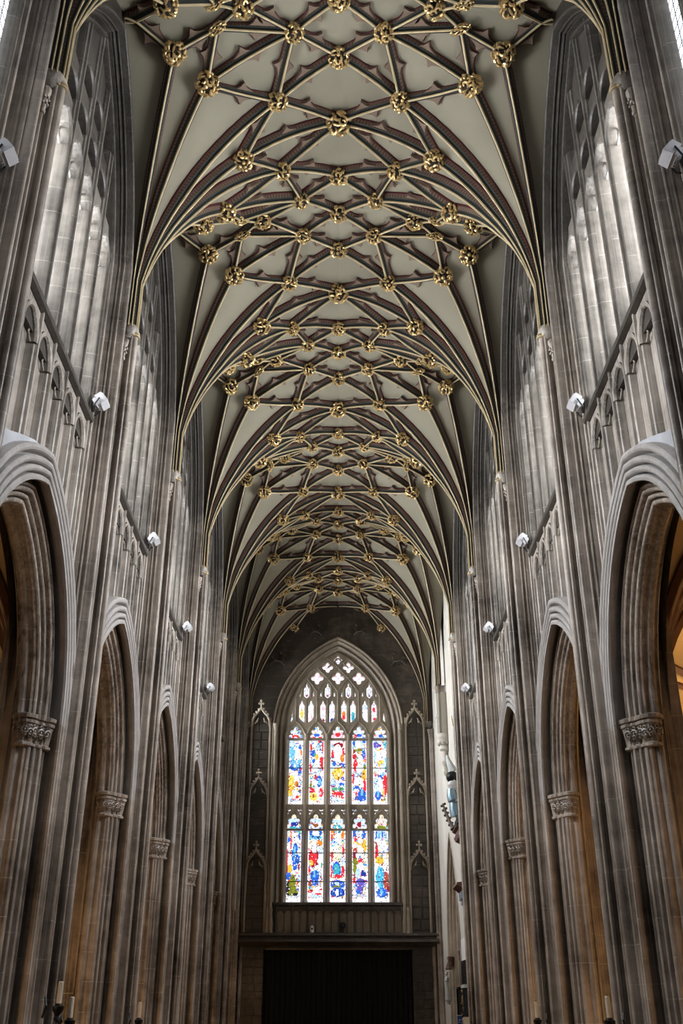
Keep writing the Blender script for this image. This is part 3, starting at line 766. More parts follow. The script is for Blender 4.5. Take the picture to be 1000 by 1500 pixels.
def head_hole(x, z0, zb, w_=.0565, k=1.0):
    """cinquefoil-headed light: z0 springing, apex z0+.105*k, straight sides down to zb"""
    cir = [(x, z0 + .074 * k, .022), (x - .027, z0 + .046 * k, .0215), (x + .027, z0 + .046 * k, .0215), (x - .041, z0 + .014 * k, .0165), (x + .041, z0 + .014 * k, .0165), (x, z0 + .02, .036)]
    h = lobes((x, z0 + .02), cir, 36, -8, 188)
    return [(x + w_, zb), (x + w_, z0 - .001)] + h + [(x - w_, z0 - .001), (x - w_, zb)]
holes = []; panes = []      # (x0, x1, z0, z1, style)
for x in GX:
    holes.append(head_hole(x, 1.955, 1.945))
def quat(x, z, r):
    d = r * .55; q = r * .46
    holes.append(lobes((x, z), [(x + d, z, q), (x - d, z, q), (x, z + d, q), (x, z - d, q), (x, z, r * .5)], 44)); panes.append((x - r, x + r, z - r, z + r, 'quat'))
for x, z, r in ((-.167, 2.433, .055), (0, 2.435, .055), (.167, 2.433, .055), (-.083, 2.523, .049), (.083, 2.523, .049), (0, 2.586, .040)): quat(x, z, r)
for i, x in enumerate((-.25, -.083, .083, .25)):
    # pointed light above each pair
    holes.append([(x + .0275, 2.285), (x + .0275, 2.352), (x + .020, 2.362), (x + .010, 2.370)] + [(x + .0115 * math.cos(q), 2.384 + .0125 * math.sin(q)) for q in [-.4 + i2 * (PI + .8) / 8 for i2 in range(9)]]
                 + [(x - .010, 2.370), (x - .020, 2.362), (x - .0275, 2.352), (x - .0275, 2.285), (x - .012, 2.270), (x, 2.262), (x + .012, 2.270)])
    panes.append((x - .03, x + .03, 2.255, 2.40, 'pale'))
    for sg in (-1, 1):
        if not (abs(x) > .2 and sg * x > 0):
            holes.append([(x + sg * a, z) for a, z in ((.043, 2.273), (.064, 2.281), (.064, 2.305), (.055, 2.333), (.044, 2.318))]); panes.append((x + sg * .0535 - .012, x + sg * .0535 + .012, 2.27, 2.335, 'white'))
        else:
            holes.append([(x + sg * a, z) for a, z in ((.043, 2.273), (.062, 2.281), (.060, 2.300), (.052, 2.326), (.044, 2.318))]); panes.append((x + sg * .0535 - .012, x + sg * .0535 + .012, 2.27, 2.335, 'white'))
        c = x + sg * .036
        ball = [(c + .0125 * math.cos(q), 2.243 + .0135 * math.sin(q)) for q in [-.5 + i2 * (PI + 1.0) / 8 for i2 in range(9)]]
        inn, outx = x + sg * .0095, x + sg * .0640      # inner side towards the little mullion
        body = [(c + .011, 2.230), (c + .022, 2.222), (c + .0275, 2.212)]
        lo_in, lo_out = 2.062, 2.115
        if sg > 0: pl = [(c + .0265, lo_out), (c + .0265, 2.212), (c + .020, 2.222)] + ball + [(c - .020, 2.222), (c - .0265, 2.212), (c - .0265, lo_in), (c - .012, 2.072), (c + .010, 2.088)]
        else: pl = [(c + .0265, lo_in), (c + .0265, 2.212), (c + .020, 2.222)] + ball + [(c - .020, 2.222), (c - .0265, 2.212), (c - .0265, lo_out), (c - .010, 2.088), (c + .012, 2.072)]
        holes.append(pl); panes.append((c - .03, c + .03, 2.055, 2.262, 'fig%d' % (i * 2 + (sg > 0))))
for sg in (-1, 1):
    holes.append([(sg * a, z) for a, z in ((.358, 2.185), (.350, 2.095), (.362, 2.078), (.380, 2.066), (.374, 2.12), (.366, 2.165))]); panes.append((sg * .365 - .02, sg * .365 + .02, 2.06, 2.19, 'white'))
out = [(A_W + .004, 1.94)] + [(a, z) for a, z in [((A_W - R_W) + (R_W + .004) * math.cos(tt), Z_W + (R_W + .004) * math.sin(tt)) for tt in [math.acos((R_W - A_W) / (R_W + .004)) * i / 20 for i in range(21)]]]
out = out + [(-a, z) for a, z in out[::-1][1:]]
put('upper_tracery', plate(out, holes, YW + .052, .022, .006), t)
holes = []
for x in GX:
    cir_z = 1.283
    h = head_hole(x, 1.277, 1.262, .0565, 1.05); holes.append(h)
    for sg in (-1, 1):
        c = (x + sg * .040, 1.395)
        holes.append(lobes(c, [(c[0] - .0105, c[1] + .008, .0105), (c[0] + .0105, c[1] + .008, .0105), (c[0] + sg * .008, c[1] - .018, .011), (c[0], c[1], .008)], 26)); panes.append((c[0] - .022, c[0] + .022, c[1] - .032, c[1] + .022, 'white'))
put('transom_tracery', plate([(-A_W - .004, 1.258), (A_W + .004, 1.258), (A_W + .004, 1.440), (-A_W - .004, 1.440)], holes, YW + .052, .022, .005), t)
# moulded bars of the tracery standing proud of the plate
b = MB()
yb = YW + .036
def bar(pts, r=.0075): b.tube([(x, yb, z) for x, z in pts], r, 6)
for x in GX:      # ogee hoods over the five lights
    for sg in (-1, 1):
        pts = []
        for i in range(9):
            q = i / 8; pts.append((x + sg * (.0825 * (1 - q)) , 1.965 + .118 * (q ** 1.0) + .022 * math.sin(q * 2 * PI) * 1.0))
        bar([(x + sg * (.078 - .01 * q * 0) * (1 - q ** 1.35), 1.955 + .125 * q - .0 + .016 * math.sin(PI * q)) for q in [i / 8 for i in range(9)]], .0085)
        bar([(x + sg * .076 * (1 - q ** 1.3), 1.285 + .115 * q + .012 * math.sin(PI * q)) for q in [i / 8 for i in range(9)]], .006)
for x in (-.25, -.083, .083, .25):
    bar([(x, 2.07), (x, 2.255)], .0055)
    for sg in (-1, 1):
        bar([(x + sg * q, z) for q, z in ((0, 2.255), (.018, 2.268), (.036, 2.268), (.036, 2.33))], .005)
        bar([(x + sg * q, z) for q, z in ((.036, 2.33), (.026, 2.372), (0, 2.405))], .005)
for x in (-.3325, -.165, 0, .165, .3325):
    bar([(x, 2.08), (x, 2.29 if abs(x) > .3 else 2.32)], .0085)
for x in (-.165, 0, .165):
    for sg in (-1, 1):
        bar([(x, 2.32), (x + sg * .02, 2.35), (x + sg * .075, 2.42), (x + sg * .083, 2.432)], .0075)
        bar([(x + sg * .083, 2.432), (x, 2.52)], .0075)
for x in (-.083, .083):
    for sg in (-1, 1): bar([(x + sg * .083, 2.52), (x, 2.60)], .007)
for sg in (-1, 1):
    bar([(sg * .3325, 2.28), (sg * .30, 2.35), (sg * .25, 2.43)], .0075); bar([(0, 2.60), (sg * .083, 2.52)], .007)
put('tracery_bars', mesh('tracery_bars', b, 'jamb', 1, OW), t)
for x in (-.4125, -.2475, -.0825, .0825, .2475, .4125):
    b = MB(); pr = [(-.024, .075), (-.024, .060), (-.020, .052), (-.012, .040), (-.009, .030), (-.0045, .024)]
    if abs(x) > .4: x = .402 if x > 0 else -.402
    pl = pr + [(-q, y) for q, y in pr[::-1]]
    b.grid([[(x + q, YW + y, z) for q, y in pl] for z in (.742, 1.96)])
    b.lathe((x, YW + .034, 0), [(.008, 1.93), (.014, 1.94), (.013, 1.965), (.016, 1.972), (.016, 1.98), (.006, 1.985)], 8)
    put('mullion', mesh('mullion', b, 'jamb', 1, OW), t)
b = MB(); b.box(-.40, .40, YW + .034, YW + .09, 1.425, 1.442); b.box(-.40, .40, YW + .040, YW + .09, 1.425, 1.442); put('transom', mesh('transom', b, 'jamb', 1, OW, smooth=False), t)

# stained glass: small coloured quarries, mosaicked from each light's figures
PAL = dict(w=(1, 1, 1), pb=(.50, .68, .95), lb=(.16, .50, .86), b=(.03, .13, .62), nv=(.02, .04, .30), r=(.72, .035, .05), dr=(.28, .015, .03), pk=(.86, .50, .58), g=(.85, .48, .05),
           o=(.80, .22, .03), br=(.28, .10, .04), gr=(.10, .36, .22), ol=(.20, .23, .02), dg=(.02, .05, .01), te=(.06, .42, .50), pu=(.13, .10, .48), t=(.80, .70, .52), gy=(.50, .54, .60), k=(.02, .02, .02), rb=(.42, .08, .05), ye=(.88, .62, .10), sk=(.05, .46, .82))
def fig(x0, x1, y0, y1, items):      # shapes measured on one light, normalised to it
    return [(c, (x - x0) / (x1 - x0), (y - y0) / (y1 - y0), rx / (x1 - x0), ry / (y1 - y0)) for c, x, y, rx, ry in items]
UP = [
 fig(215, 440, 50, 1210, [('pb', 285, 330, 50, 60), ('b', 395, 370, 20, 40), ('r', 325, 220, 58, 36), ('w', 325, 225, 20, 15), ('lb', 280, 455, 48, 90), ('w', 365, 500, 45, 90), ('o', 415, 455, 14, 50), ('lb', 295, 580, 42, 36), ('lb', 390, 580, 32, 36), ('b', 330, 665, 88, 52), ('lb', 335, 650, 50, 34), ('w', 325, 650, 18, 22), ('r', 420, 690, 18, 30), ('b', 400, 740, 25, 40), ('w', 305, 760, 42, 42), ('w', 350, 880, 35, 90), ('dr', 240, 920, 22, 100), ('ye', 275, 880, 40, 110), ('g', 290, 950, 24, 60), ('o', 355, 910, 30, 50), ('br', 365, 920, 14, 30), ('g', 260, 1040, 50, 46), ('w', 330, 1050, 38, 60), ('r', 370, 1095, 30, 20), ('gy', 330, 1150, 90, 16)]),
 fig(530, 750, 50, 1210, [('b', 640, 190, 45, 25), ('r', 590, 240, 30, 30), ('r', 690, 250, 36, 42), ('w', 640, 245, 26, 26), ('r', 735, 370, 16, 100), ('r', 555, 370, 18, 50), ('pb', 650, 380, 40, 40), ('b', 595, 460, 48, 50), ('w', 650, 435, 30, 30), ('g', 640, 515, 28, 48), ('gr', 615, 480, 14, 25), ('w', 690, 480, 28, 40), ('r', 720, 560, 36, 52), ('b', 595, 580, 22, 30), ('r', 550, 670, 22, 60), ('r', 725, 640, 27, 60), ('w', 650, 620, 45, 40), ('pb', 620, 700, 60, 60), ('w', 620, 690, 45, 45), ('r', 640, 820, 30, 30), ('w', 680, 770, 28, 28), ('b', 680, 870, 42, 85), ('lb', 690, 880, 24, 50), ('w', 630, 890, 30, 35), ('ol', 555, 940, 20, 50), ('r', 575, 1000, 46, 40), ('w', 650, 1010, 30, 40), ('r', 710, 1030, 30, 70), ('pk', 700, 1040, 14, 30), ('ye', 605, 1090, 58, 62), ('br', 600, 1080, 14, 30), ('w', 670, 1080, 14, 50)]),
 fig(840, 1060, 50, 1210, [('pk', 950, 260, 100, 120), ('w', 940, 280, 80, 60), ('r', 950, 180, 40, 30), ('w', 950, 240, 30, 20), ('dr', 960, 340, 75, 40), ('r', 870, 470, 25, 60), ('r', 1035, 440, 22, 70), ('w', 950, 440, 62, 110), ('w', 945, 560, 55, 60), ('o', 1020, 530, 34, 62), ('b', 895, 610, 30, 40), ('pu', 1000, 620, 40, 20), ('pb', 860, 680, 30, 60), ('b', 1040, 640, 24, 30), ('g', 950, 760, 78, 92), ('ye', 920, 750, 26, 70), ('br', 960, 800, 12, 70), ('w', 965, 760, 14, 40), ('ye', 990, 740, 26, 60), ('b', 1020, 830, 24, 24), ('pb', 900, 900, 50, 30), ('b', 1000, 910, 50, 20), ('gr', 900, 980, 50, 26), ('gr', 1000, 980, 50, 24), ('r', 950, 1060, 92, 40), ('w', 910, 1090, 9, 30), ('w', 950, 1095, 9, 30), ('w', 990, 1090, 9, 30), ('pb', 950, 1150, 90, 22)]),
 fig(255, 470, 50, 1210, [('pb', 350, 280, 90, 90), ('b', 360, 190, 42, 22), ('r', 310, 210, 26, 24), ('b', 290, 310, 20, 40), ('w', 345, 320, 40, 60), ('b', 440, 280, 20, 30), ('ol', 350, 415, 60, 24), ('dr', 290, 440, 16, 40), ('r', 295, 505, 32, 42), ('b', 430, 480, 26, 66), ('r', 455, 540, 12, 60), ('w', 375, 540, 42, 56), ('gr', 340, 530, 14, 18), ('r', 310, 640, 34, 88), ('w', 360, 690, 45, 60), ('ol', 445, 660, 20, 40), ('g', 435, 780, 38, 80), ('br', 430, 770, 12, 30), ('r', 275, 830, 16, 80), ('w', 335, 860, 48, 66), ('r', 435, 930, 28, 90), ('w', 410, 920, 18, 40), ('b', 330, 955, 36, 26), ('pk', 330, 1040, 34, 50), ('r', 320, 1040, 16, 14), ('b', 400, 1050, 58, 60), ('lb', 400, 1040, 20, 60), ('b', 400, 1110, 75, 40)]),
 fig(570, 790, 50, 1210, [('pb', 640, 270, 60, 50), ('b', 690, 200, 32, 22), ('pu', 620, 340, 48, 44), ('te', 750, 340, 26, 36), ('w', 680, 480, 90, 70), ('ye', 650, 410, 30, 18), ('pb', 600, 500, 30, 80), ('ye', 690, 585, 46, 30), ('nv', 705, 520, 12, 16), ('lb', 765, 560, 18, 60), ('g', 660, 650, 18, 50), ('te', 768, 680, 18, 70), ('w', 690, 700, 56, 52), ('r', 605, 780, 16, 30), ('lb', 720, 770, 26, 20), ('b', 675, 820, 36, 38), ('r', 745, 920, 40, 150), ('w', 660, 930, 50, 120), ('pb', 610, 900, 24, 100), ('g', 722, 1040, 16, 60), ('b', 640, 1070, 46, 70), ('lb', 640, 1050, 18, 50), ('ol', 730, 1130, 20, 16)])]
LO = [
 fig(85, 310, 170, 1405, [('t', 200, 220, 60, 50), ('pb', 200, 280, 90, 30), ('nv', 200, 330, 52, 34), ('te', 190, 390, 70, 34), ('w', 150, 430, 40, 30), ('b', 285, 450, 24, 100), ('te', 275, 420, 20, 50), ('t', 150, 500, 50, 50), ('b', 135, 550, 28, 32), ('w', 235, 570, 30, 30), ('r', 160, 600, 10, 170), ('w', 120, 660, 22, 50), ('r', 108, 800, 16, 120), ('w', 150, 830, 30, 80), ('b', 225, 780, 48, 190), ('lb', 215, 740, 14, 120), ('b', 265, 820, 26, 60), ('w', 265, 720, 16, 30), ('g', 150, 950, 34, 60), ('dr', 105, 960, 12, 60), ('b', 135, 1050, 44, 50), ('w', 215, 995, 30, 36), ('pb', 270, 1040, 30, 30), ('dr', 275, 930, 14, 34), ('k', 140, 1220, 44, 100), ('ol', 195, 1170, 50, 140), ('ol', 210, 1270, 70, 50), ('r', 265, 1140, 15, 34), ('k', 240, 1290, 40, 20), ('gy', 200, 1325, 100, 14)]),
 fig(400, 630, 170, 1405, [('t', 515, 220, 60, 50), ('pb', 515, 280, 90, 30), ('br', 515, 345, 42, 26), ('b', 450, 440, 28, 60), ('b', 580, 430, 28, 60), ('w', 510, 450, 46, 66), ('lb', 515, 515, 90, 30), ('nv', 515, 510, 80, 6), ('t', 440, 600, 30, 60), ('o', 570, 600, 46, 46), ('pb', 585, 700, 30, 70), ('w', 475, 630, 40, 50), ('dr', 490, 800, 76, 140), ('r', 480, 780, 60, 120), ('w', 495, 690, 36, 50), ('g', 450, 870, 28, 44), ('w', 590, 830, 40, 80), ('gr', 610, 900, 16, 30), ('r', 425, 980, 20, 50), ('w', 530, 935, 32, 34), ('b', 510, 1040, 66, 76), ('lb', 500, 1030, 16, 60), ('b', 510, 1120, 46, 56), ('br', 435, 1150, 22, 34), ('rb', 590, 1130, 10, 40), ('r', 450, 1250, 54, 20), ('w', 515, 1240, 36, 44), ('r', 560, 1285, 54, 14), ('pb', 515, 1315, 100, 18)]),
 fig(718, 945, 170, 1405, [('t', 825, 220, 60, 50), ('pb', 825, 290, 90, 30), ('te', 825, 390, 70, 56), ('w', 825, 400, 16, 50), ('o', 755, 460, 30, 80), ('o', 905, 470, 24, 80), ('r', 735, 520, 14, 50), ('w', 830, 520, 44, 70), ('pb', 820, 610, 40, 30), ('t', 825, 740, 84, 120), ('w', 815, 700, 40, 60), ('r', 750, 780, 18, 70), ('r', 915, 700, 14, 90), ('pb', 900, 840, 18, 80), ('b', 815, 960, 62, 110), ('te', 815, 970, 46, 90), ('r', 740, 980, 18, 80), ('r', 905, 980, 20, 70), ('r', 830, 1055, 90, 26), ('w', 830, 1090, 110, 12), ('b', 830, 1160, 110, 60), ('pb', 820, 1140, 30, 24), ('ol', 820, 1185, 66, 16), ('nv', 830, 1270, 110, 60), ('b', 780, 1270, 24, 50), ('b', 880, 1270, 24, 50), ('w', 825, 1270, 22, 54)]),
 fig(262, 492, 170, 1405, [('t', 370, 220, 60, 50), ('pb', 370, 280, 90, 30), ('dr', 370, 335, 36, 40), ('dg', 310, 400, 40, 20), ('b', 295, 470, 24, 70), ('pb', 360, 440, 30, 60), ('b', 440, 490, 24, 84), ('r', 315, 535, 22, 44), ('g', 330, 600, 60, 30), ('g', 440, 640, 40, 110), ('w', 390, 560, 36, 48), ('w', 310, 640, 32, 54), ('rb', 310, 700, 34, 40), ('dr', 290, 780, 26, 60), ('w', 395, 710, 44, 60), ('w', 345, 770, 30, 40), ('t', 440, 830, 40, 50), ('ol', 310, 850, 40, 50), ('ol', 300, 950, 34, 70), ('r', 385, 860, 40, 60), ('w', 390, 930, 52, 60), ('pb', 350, 1010, 40, 70), ('nv', 430, 1020, 36, 56), ('w', 420, 1070, 36, 18), ('r', 290, 1090, 18, 34), ('pu', 385, 1150, 78, 74), ('pu', 370, 1240, 50, 46), ('b', 350, 1260, 30, 30), ('t', 450, 1240, 30, 50), ('gy', 370, 1310, 100, 24)]),
 fig(578, 815, 170, 1405, [('t', 685, 220, 60, 50), ('t', 690, 330, 90, 40), ('pk', 690, 330, 40, 24), ('ol', 690, 390, 90, 40), ('pb', 690, 470, 90, 70), ('b', 615, 490, 13, 66), ('lb', 655, 490, 14, 66), ('b', 705, 490, 15, 66), ('lb', 765, 520, 14, 80), ('w', 630, 560, 28, 40), ('rb', 605, 690, 34, 120), ('r', 615, 730, 28, 80), ('pk', 720, 550, 16, 40), ('w', 680, 640, 44, 80), ('w', 740, 640, 36, 66), ('w', 740, 770, 40, 40), ('g', 660, 830, 62, 52), ('w', 750, 900, 42, 54), ('te', 620, 1050, 20, 70), ('sk', 670, 1060, 56, 160), ('lb', 650, 1080, 14, 130), ('w', 680, 910, 18, 30), ('rb', 755, 1130, 42, 140), ('dr', 785, 1220, 16, 60), ('b', 690, 1270, 84, 66), ('lb', 680, 1260, 24, 40)])]
def glass_panel(x0, x1, z0, z1, nx, nz, shapes, seed, kind):
    r = random.Random(seed); b = MB(); b.col = []; jx = (x1 - x0) / nx; jz = (z1 - z0) / nz
    V = [[(x0 + jx * (i + (r.uniform(-.33, .33) if 0 < i < nx else 0)), z0 + jz * (j + (r.uniform(-.33, .33) if 0 < j < nz else 0))) for i in range(nx + 1)] for j in range(nz + 1)]
    lump = {}
    def bg(i, j):
        k = (i // 2 + r.choice((0, 0, 1)), j // 2)
        if k not in lump:
            if kind == 'main': lump[k] = r.choice(['w'] * 9 + ['pb', 'pb', 'pk', 'lb', 'b', 'r', 'g', 't', 't', 'gy', 'te', 'dr'])
            else: lump[k] = r.choice(['w'] * 12 + ['pb', 'pk', 'gy'])
        return lump[k]
    for j in range(nz):
        for i in range(nx):
            p = [V[j][i], V[j][i + 1], V[j + 1][i + 1], V[j + 1][i]]
            cx = (sum(q[0] for q in p) / 4 - x0) / (x1 - x0); cz = 1 - (sum(q[1] for q in p) / 4 - z0) / (z1 - z0)
            c = bg(i, j); hit = False
            for (cc, ux, uy, rx, ry) in shapes:
                if ((cx - ux) / rx) ** 2 + ((cz - uy) / ry) ** 2 < 1: c = cc; hit = True
            col = PAL[c]; f = r.uniform(.72, 1.12) if c != 'w' else r.uniform(.82, 1.0)
            if kind == 'main':
                if (i == 0 or i == nx - 1): col = PAL['w']; f = r.uniform(.75, 1)
                if cz > .955: col = (.93, .88, .90); f = r.uniform(.8, 1)
                if r.random() < .05: col = PAL['k']
                elif hit and r.random() < .07: col = PAL[r.choice(['w', 'w', 'nv', 'dr'])]
            elif r.random() < .06: col = PAL['nv']
            col = tuple(min(1.2, q * f) for q in col)
            o = len(b.v); b.v += [(q[0], YW + .066, q[1]) for q in p]; b.f.append((o, o + 1, o + 2, o + 3)); b.mi.append(0); b.col.append(col)
    return b
def leaded(x0, x1, z0, z1, nx, nz, shapes, seed, kind='main'):
    o = put('stained_glass_panel', mesh('stained_glass_panel', glass_panel(x0, x1, z0, z1, nx, nz, shapes, seed, kind), 'stained', 1, OW, smooth=False), t)
    return o
for i, x in enumerate(GX):
    leaded(x - .0575, x + .0575, 1.443, 2.052, 20, 100, UP[i], 11 + i); leaded(x - .0575, x + .0575, .748, 1.385, 20, 104, LO[i], 31 + i)
    for k, zz in enumerate((1.722, 1.095, .893)):
        b = MB(); b.box(x - .058, x + .058, YW + .058, YW + .063, zz - .0028, zz + .0028); put('saddle_bar', mesh('saddle_bar', b, 'iron', 1, OW, smooth=False), t)
SM = {'white': [], 'pale': [('gy', .5, .55, .25, .25), ('w', .5, .5, .1, .12), ('dr', .5, .72, .12, .05)],
      'quat': [('pk', .5, .5, 2, 2), ('w', .5, .5, .22, .22), ('w', .5, .2, .13, .13), ('w', .2, .5, .13, .13), ('w', .8, .5, .13, .13), ('w', .5, .8, .13, .13), ('pk', .5, .5, .07, .07)],
      'fig0': [('ye', .5, .55, .2, .2)], 'fig1': [('pk', .55, .7, .15, .2)], 'fig2': [('pk', .5, .35, .25, .1), ('dr', .55, .8, .15, .08)], 'fig3': [('nv', .5, .8, .2, .1)],
      'fig4': [('o', .5, .6, .25, .17), ('r', .45, .68, .2, .08)], 'fig5': [('te', .5, .65, .25, .2)], 'fig6': [('pb', .5, .3, .2, .1)], 'fig7': [('r', .5, .38, .18, .1), ('r', .55, .75, .18, .08)]}
for k, (x0, x1, z0, z1, st) in enumerate(panes):
    leaded(x0, x1, z0, z1, max(3, int((x1 - x0) / .0052)), max(4, int((z1 - z0) / .0058)), SM[st], 100 + k, 'small')
# sill, blind balustrade, ledge
b = MB()
b.grid([[(x, YW + y, z) for y, z in ((.06, .752), (.03, .748), (-.012, .738), (-.014, .726), (.0, .716), (.02, .708))] for x in (-.45, .50)])
for i in range(24): b.ball((-.43 + i * .0385, YW - .006, .722), .0075, 6, 4)
put('window_sill', mesh('window_sill', b, 'west', 1, OW), t)
b = MB(); b.grid([[(x, YW - .045 + y, z) for y, z in ((.048, .545), (.0, .535), (-.004, .520), (.012, .515), (.012, .503), (-.02, .495), (-.024, .478), (.0, .470), (.02, .455), (.048, .45))] for x in (-.70, .72)])
put('ledge', mesh('ledge', b, 'west', 1, OW), west)
b = MB(); b.grid([[(x, YW + .002, z) for z in (.54, .715)] for x in (-.44, .50)]); put('balustrade_back', mesh('balustrade_back', b, 'jamb', 1, OW, smooth=False), west)
for i in range(9):
    x = -.44 + i * .113; b = MB(); pr = [(-.008, .004), (-.007, -.012), (-.003, -.022), (.003, -.022), (.007, -.012), (.008, .004)]
    b.grid([[(x + q, YW + y, z) for q, y in pr] for z in (.54, .718)]); put('balustrade_post', mesh('balustrade_post', b, 'west', 1, OW), west)
    if i < 8:
        for k in (0, 1):
            xc = x + .0283 + k * .0565; b = MB()
            rings = arch_rings([(.009, -.012), (.002, -.012), (0, -.004), (0, .002)], .020, .03, .668, 6)
            rings = [[(xc + y, YW + xx, z) for xx, y, z in r] for r in rings]; b.grid(rings)
            tp = [r[0] for r in rings]; b.grid([tp, [(q[0], q[1], .716) for q in tp]])
            b.ball((xc, YW - .008, .693), .006, 6, 4)
            if k == 0: b.box(x + .0565 - .0035, x + .0565 + .0035, YW - .014, YW + .003, .54, .70)
            put('balustrade_head', mesh('balustrade_head', b, 'west', 1, OW), west)
# niches with ogee canopies and coursed stone
rs = random.Random(5)
def stone_block(x0, x1, z0, z1, y, mt, sh=.0025):
    b = MB(); e = sh; d = rs.uniform(.004, .009)
    b.grid([[(x0 + e, YW + y, z0 + e), (x1 - e, YW + y, z0 + e), (x1 - e, YW + y, z1 - e), (x0 + e, YW + y, z1 - e)],
            [(x0 + 2 * e, YW + y - d, z0 + 2 * e), (x1 - 2 * e, YW + y - d, z0 + 2 * e), (x1 - 2 * e, YW + y - d, z1 - 2 * e), (x0 + 2 * e, YW + y - d, z1 - 2 * e)]], close_u=True, caps=True)
    put('stone_block', mesh('stone_block', b, mt, 1, OW, smooth=False), west)
for sg in (-1, 1):
    z = .56
    while z < 2.06:
        h = rs.uniform(.06, .085); cut = rs.choice((None, .595, .61, .62))
        xs_ = [.537] + ([cut] if cut else []) + [.663]
        for a0, a1 in zip(xs_, xs_[1:]): stone_block(min(sg * a0, sg * a1), max(sg * a0, sg * a1), z, min(z + h, 2.075), .004, 'west')
        z += h
    z = FZ
    while z < .44:
        h = rs.uniform(.042, .06); xs_ = [.520 if sg < 0 else .536]
        while xs_[-1] < .64: xs_.append(xs_[-1] + rs.uniform(.045, .08))
        xs_[-1] = .715
        for a0, a1 in zip(xs_, xs_[1:]): stone_block(min(sg * a0, sg * a1), max(sg * a0, sg * a1), z, min(z + h, .447), .014, 'west')
        z += h
    for x in (.527, .672):
        b = MB(); pr = [(-.010, .004), (-.009, -.010), (-.004, -.018), (.004, -.018), (.009, -.010), (.010, .004)]
        b.grid([[(sg * x + q, YW + y, z) for q, y in pr] for z in (.51, 2.10)]); put('niche_shaft', mesh('niche_shaft', b, 'jamb', 1, OW), west)
    for z0 in (2.085, 1.545, 1.02):
        b = MB(); xc = sg * .600
        for k in (-1, 1):
            arcp = [(xc + k * q, YW + yy, z0 + h) for q, yy, h in ((.066, -.004, -.055), (.064, -.022, -.010), (.050, -.036, .022), (.030, -.044, .040), (.012, -.048, .062), (0, -.05, .088))]
            b.tube(arcp, [.008, .010, .010, .009, .009, .007], 6)
            for q, h in ((.054, .030), (.036, .050), (.018, .072)): b.ball((xc + k * q, YW - .046, z0 + h), .0105, 6, 4)
            b.tube([(xc + k * .050, YW - .01, z0 - .035), (xc + k * .034, YW - .03, z0 - .02), (xc + k * .022, YW - .03, z0 + .005), (xc + k * .030, YW - .03, z0 - .030)], .005, 5)
        b.tube([(xc, YW - .05, z0 + .08), (xc, YW - .05, z0 + .13)], .006, 6)
        for q in (-.014, 0, .014): b.ball((xc + q, YW - .05, z0 + .115), .0105, 6, 4)
        b.ball((xc, YW - .05, z0 + .137), .0105, 6, 4)
        put('ogee_canopy', mesh('ogee_canopy', b, 'jamb', 1, OW), west)
    # carved beasts on the spandrels
    for (x, z, q) in ((.475, 2.56, 1), (.17, 2.81, .8)):
        b = MB(); X = lambda a: sg * (x + a * q)
        b.tube([(X(-.05), YW - .012, z - .04 * q), (X(-.02), YW - .022, z - .005), (X(.03), YW - .022, z + .005), (X(.07), YW - .012, z - .03 * q)], [.006, .013, .012, .004], 6)
        b.tube([(X(-.02), YW - .02, z), (X(-.035), YW - .02, z + .04 * q), (X(-.02), YW - .016, z + .065 * q)], [.009, .008, .004], 5)
        b.tube([(X(.02), YW - .02, z), (X(.05), YW - .024, z + .035 * q), (X(.085), YW - .014, z + .02 * q)], [.007, .006, .003], 5)
        b.tube([(X(0), YW - .016, z), (X(.0), YW - .02, z - .045 * q)], [.007, .004], 5)
        b.ball((X(-.02), YW - .024, z + .066 * q), .012, 6, 4)
        put('carved_beast', mesh('carved_beast', b, 'west', 1, OW), west)

# black curtain across the west doorway
t = thing('curtain', 'floor-length black pleated curtain closing the doorway under the west window', 'curtain', (.009, YW + .03, FZ))
b = MB(); n = 200
b.grid([[(-.515 + 1.048 * i / n, YW + .034 + .009 * math.sin(i * .92) + .003 * math.sin(i * .31), z) for z in (FZ + .005, .43)] for i in range(n + 1)])
put('cloth', mesh('cloth', b, 'black', 1, (.009, YW + .03, FZ)), t)
b = MB(); b.tube([(-.52, YW + .03, .436), (.536, YW + .03, .436)], .004, 8)
for k in range(9): b.ball((-.5 + k * .128, YW + .024, .438), .006, 6, 4)
put('rail', mesh('rail', b, 'jamb', 1, (.009, YW + .03, FZ)), t)
# loudspeaker and camera on the ledge
t = thing('loudspeaker', 'small round black loudspeaker on the ledge below the middle light', 'speaker', (.038, YW - .03, .55))
b = MB(); b.tube([(.038, YW - .01, .588), (.038, YW - .035, .588)], [.020, .022], 14); put('body', mesh('body', b, 'iron', 1, (.038, YW - .03, .55)), t)
b = MB(); b.ball((.038, YW - .036, .588), .012, 10, 6, 0, (1, .35, 1)); put('cone', mesh('cone', b, 'slate', 1, (.038, YW - .03, .55)), t)
b = MB(); b.box(.034, .042, YW - .03, YW - .005, .536, .572); put('bracket', mesh('bracket', b, 'iron', 1, (.038, YW - .03, .55)), t)
t = thing('camera_unit', 'small white dome camera on the ledge under the second light', 'camera', (-.182, YW - .03, .55))
b = MB(); b.lathe((-.182, YW - .025, 0), [(.014, .540), (.014, .572), (.012, .580), (.007, .588), (.002, .590)], 12); put('housing', mesh('housing', b, 'lamp_white', 1, (-.182, YW - .03, .55)), t)
b = MB(); b.ball((-.182, YW - .038, .566), .007, 8, 5); put('lens', mesh('lens', b, 'slate', 1, (-.182, YW - .03, .55)), t)

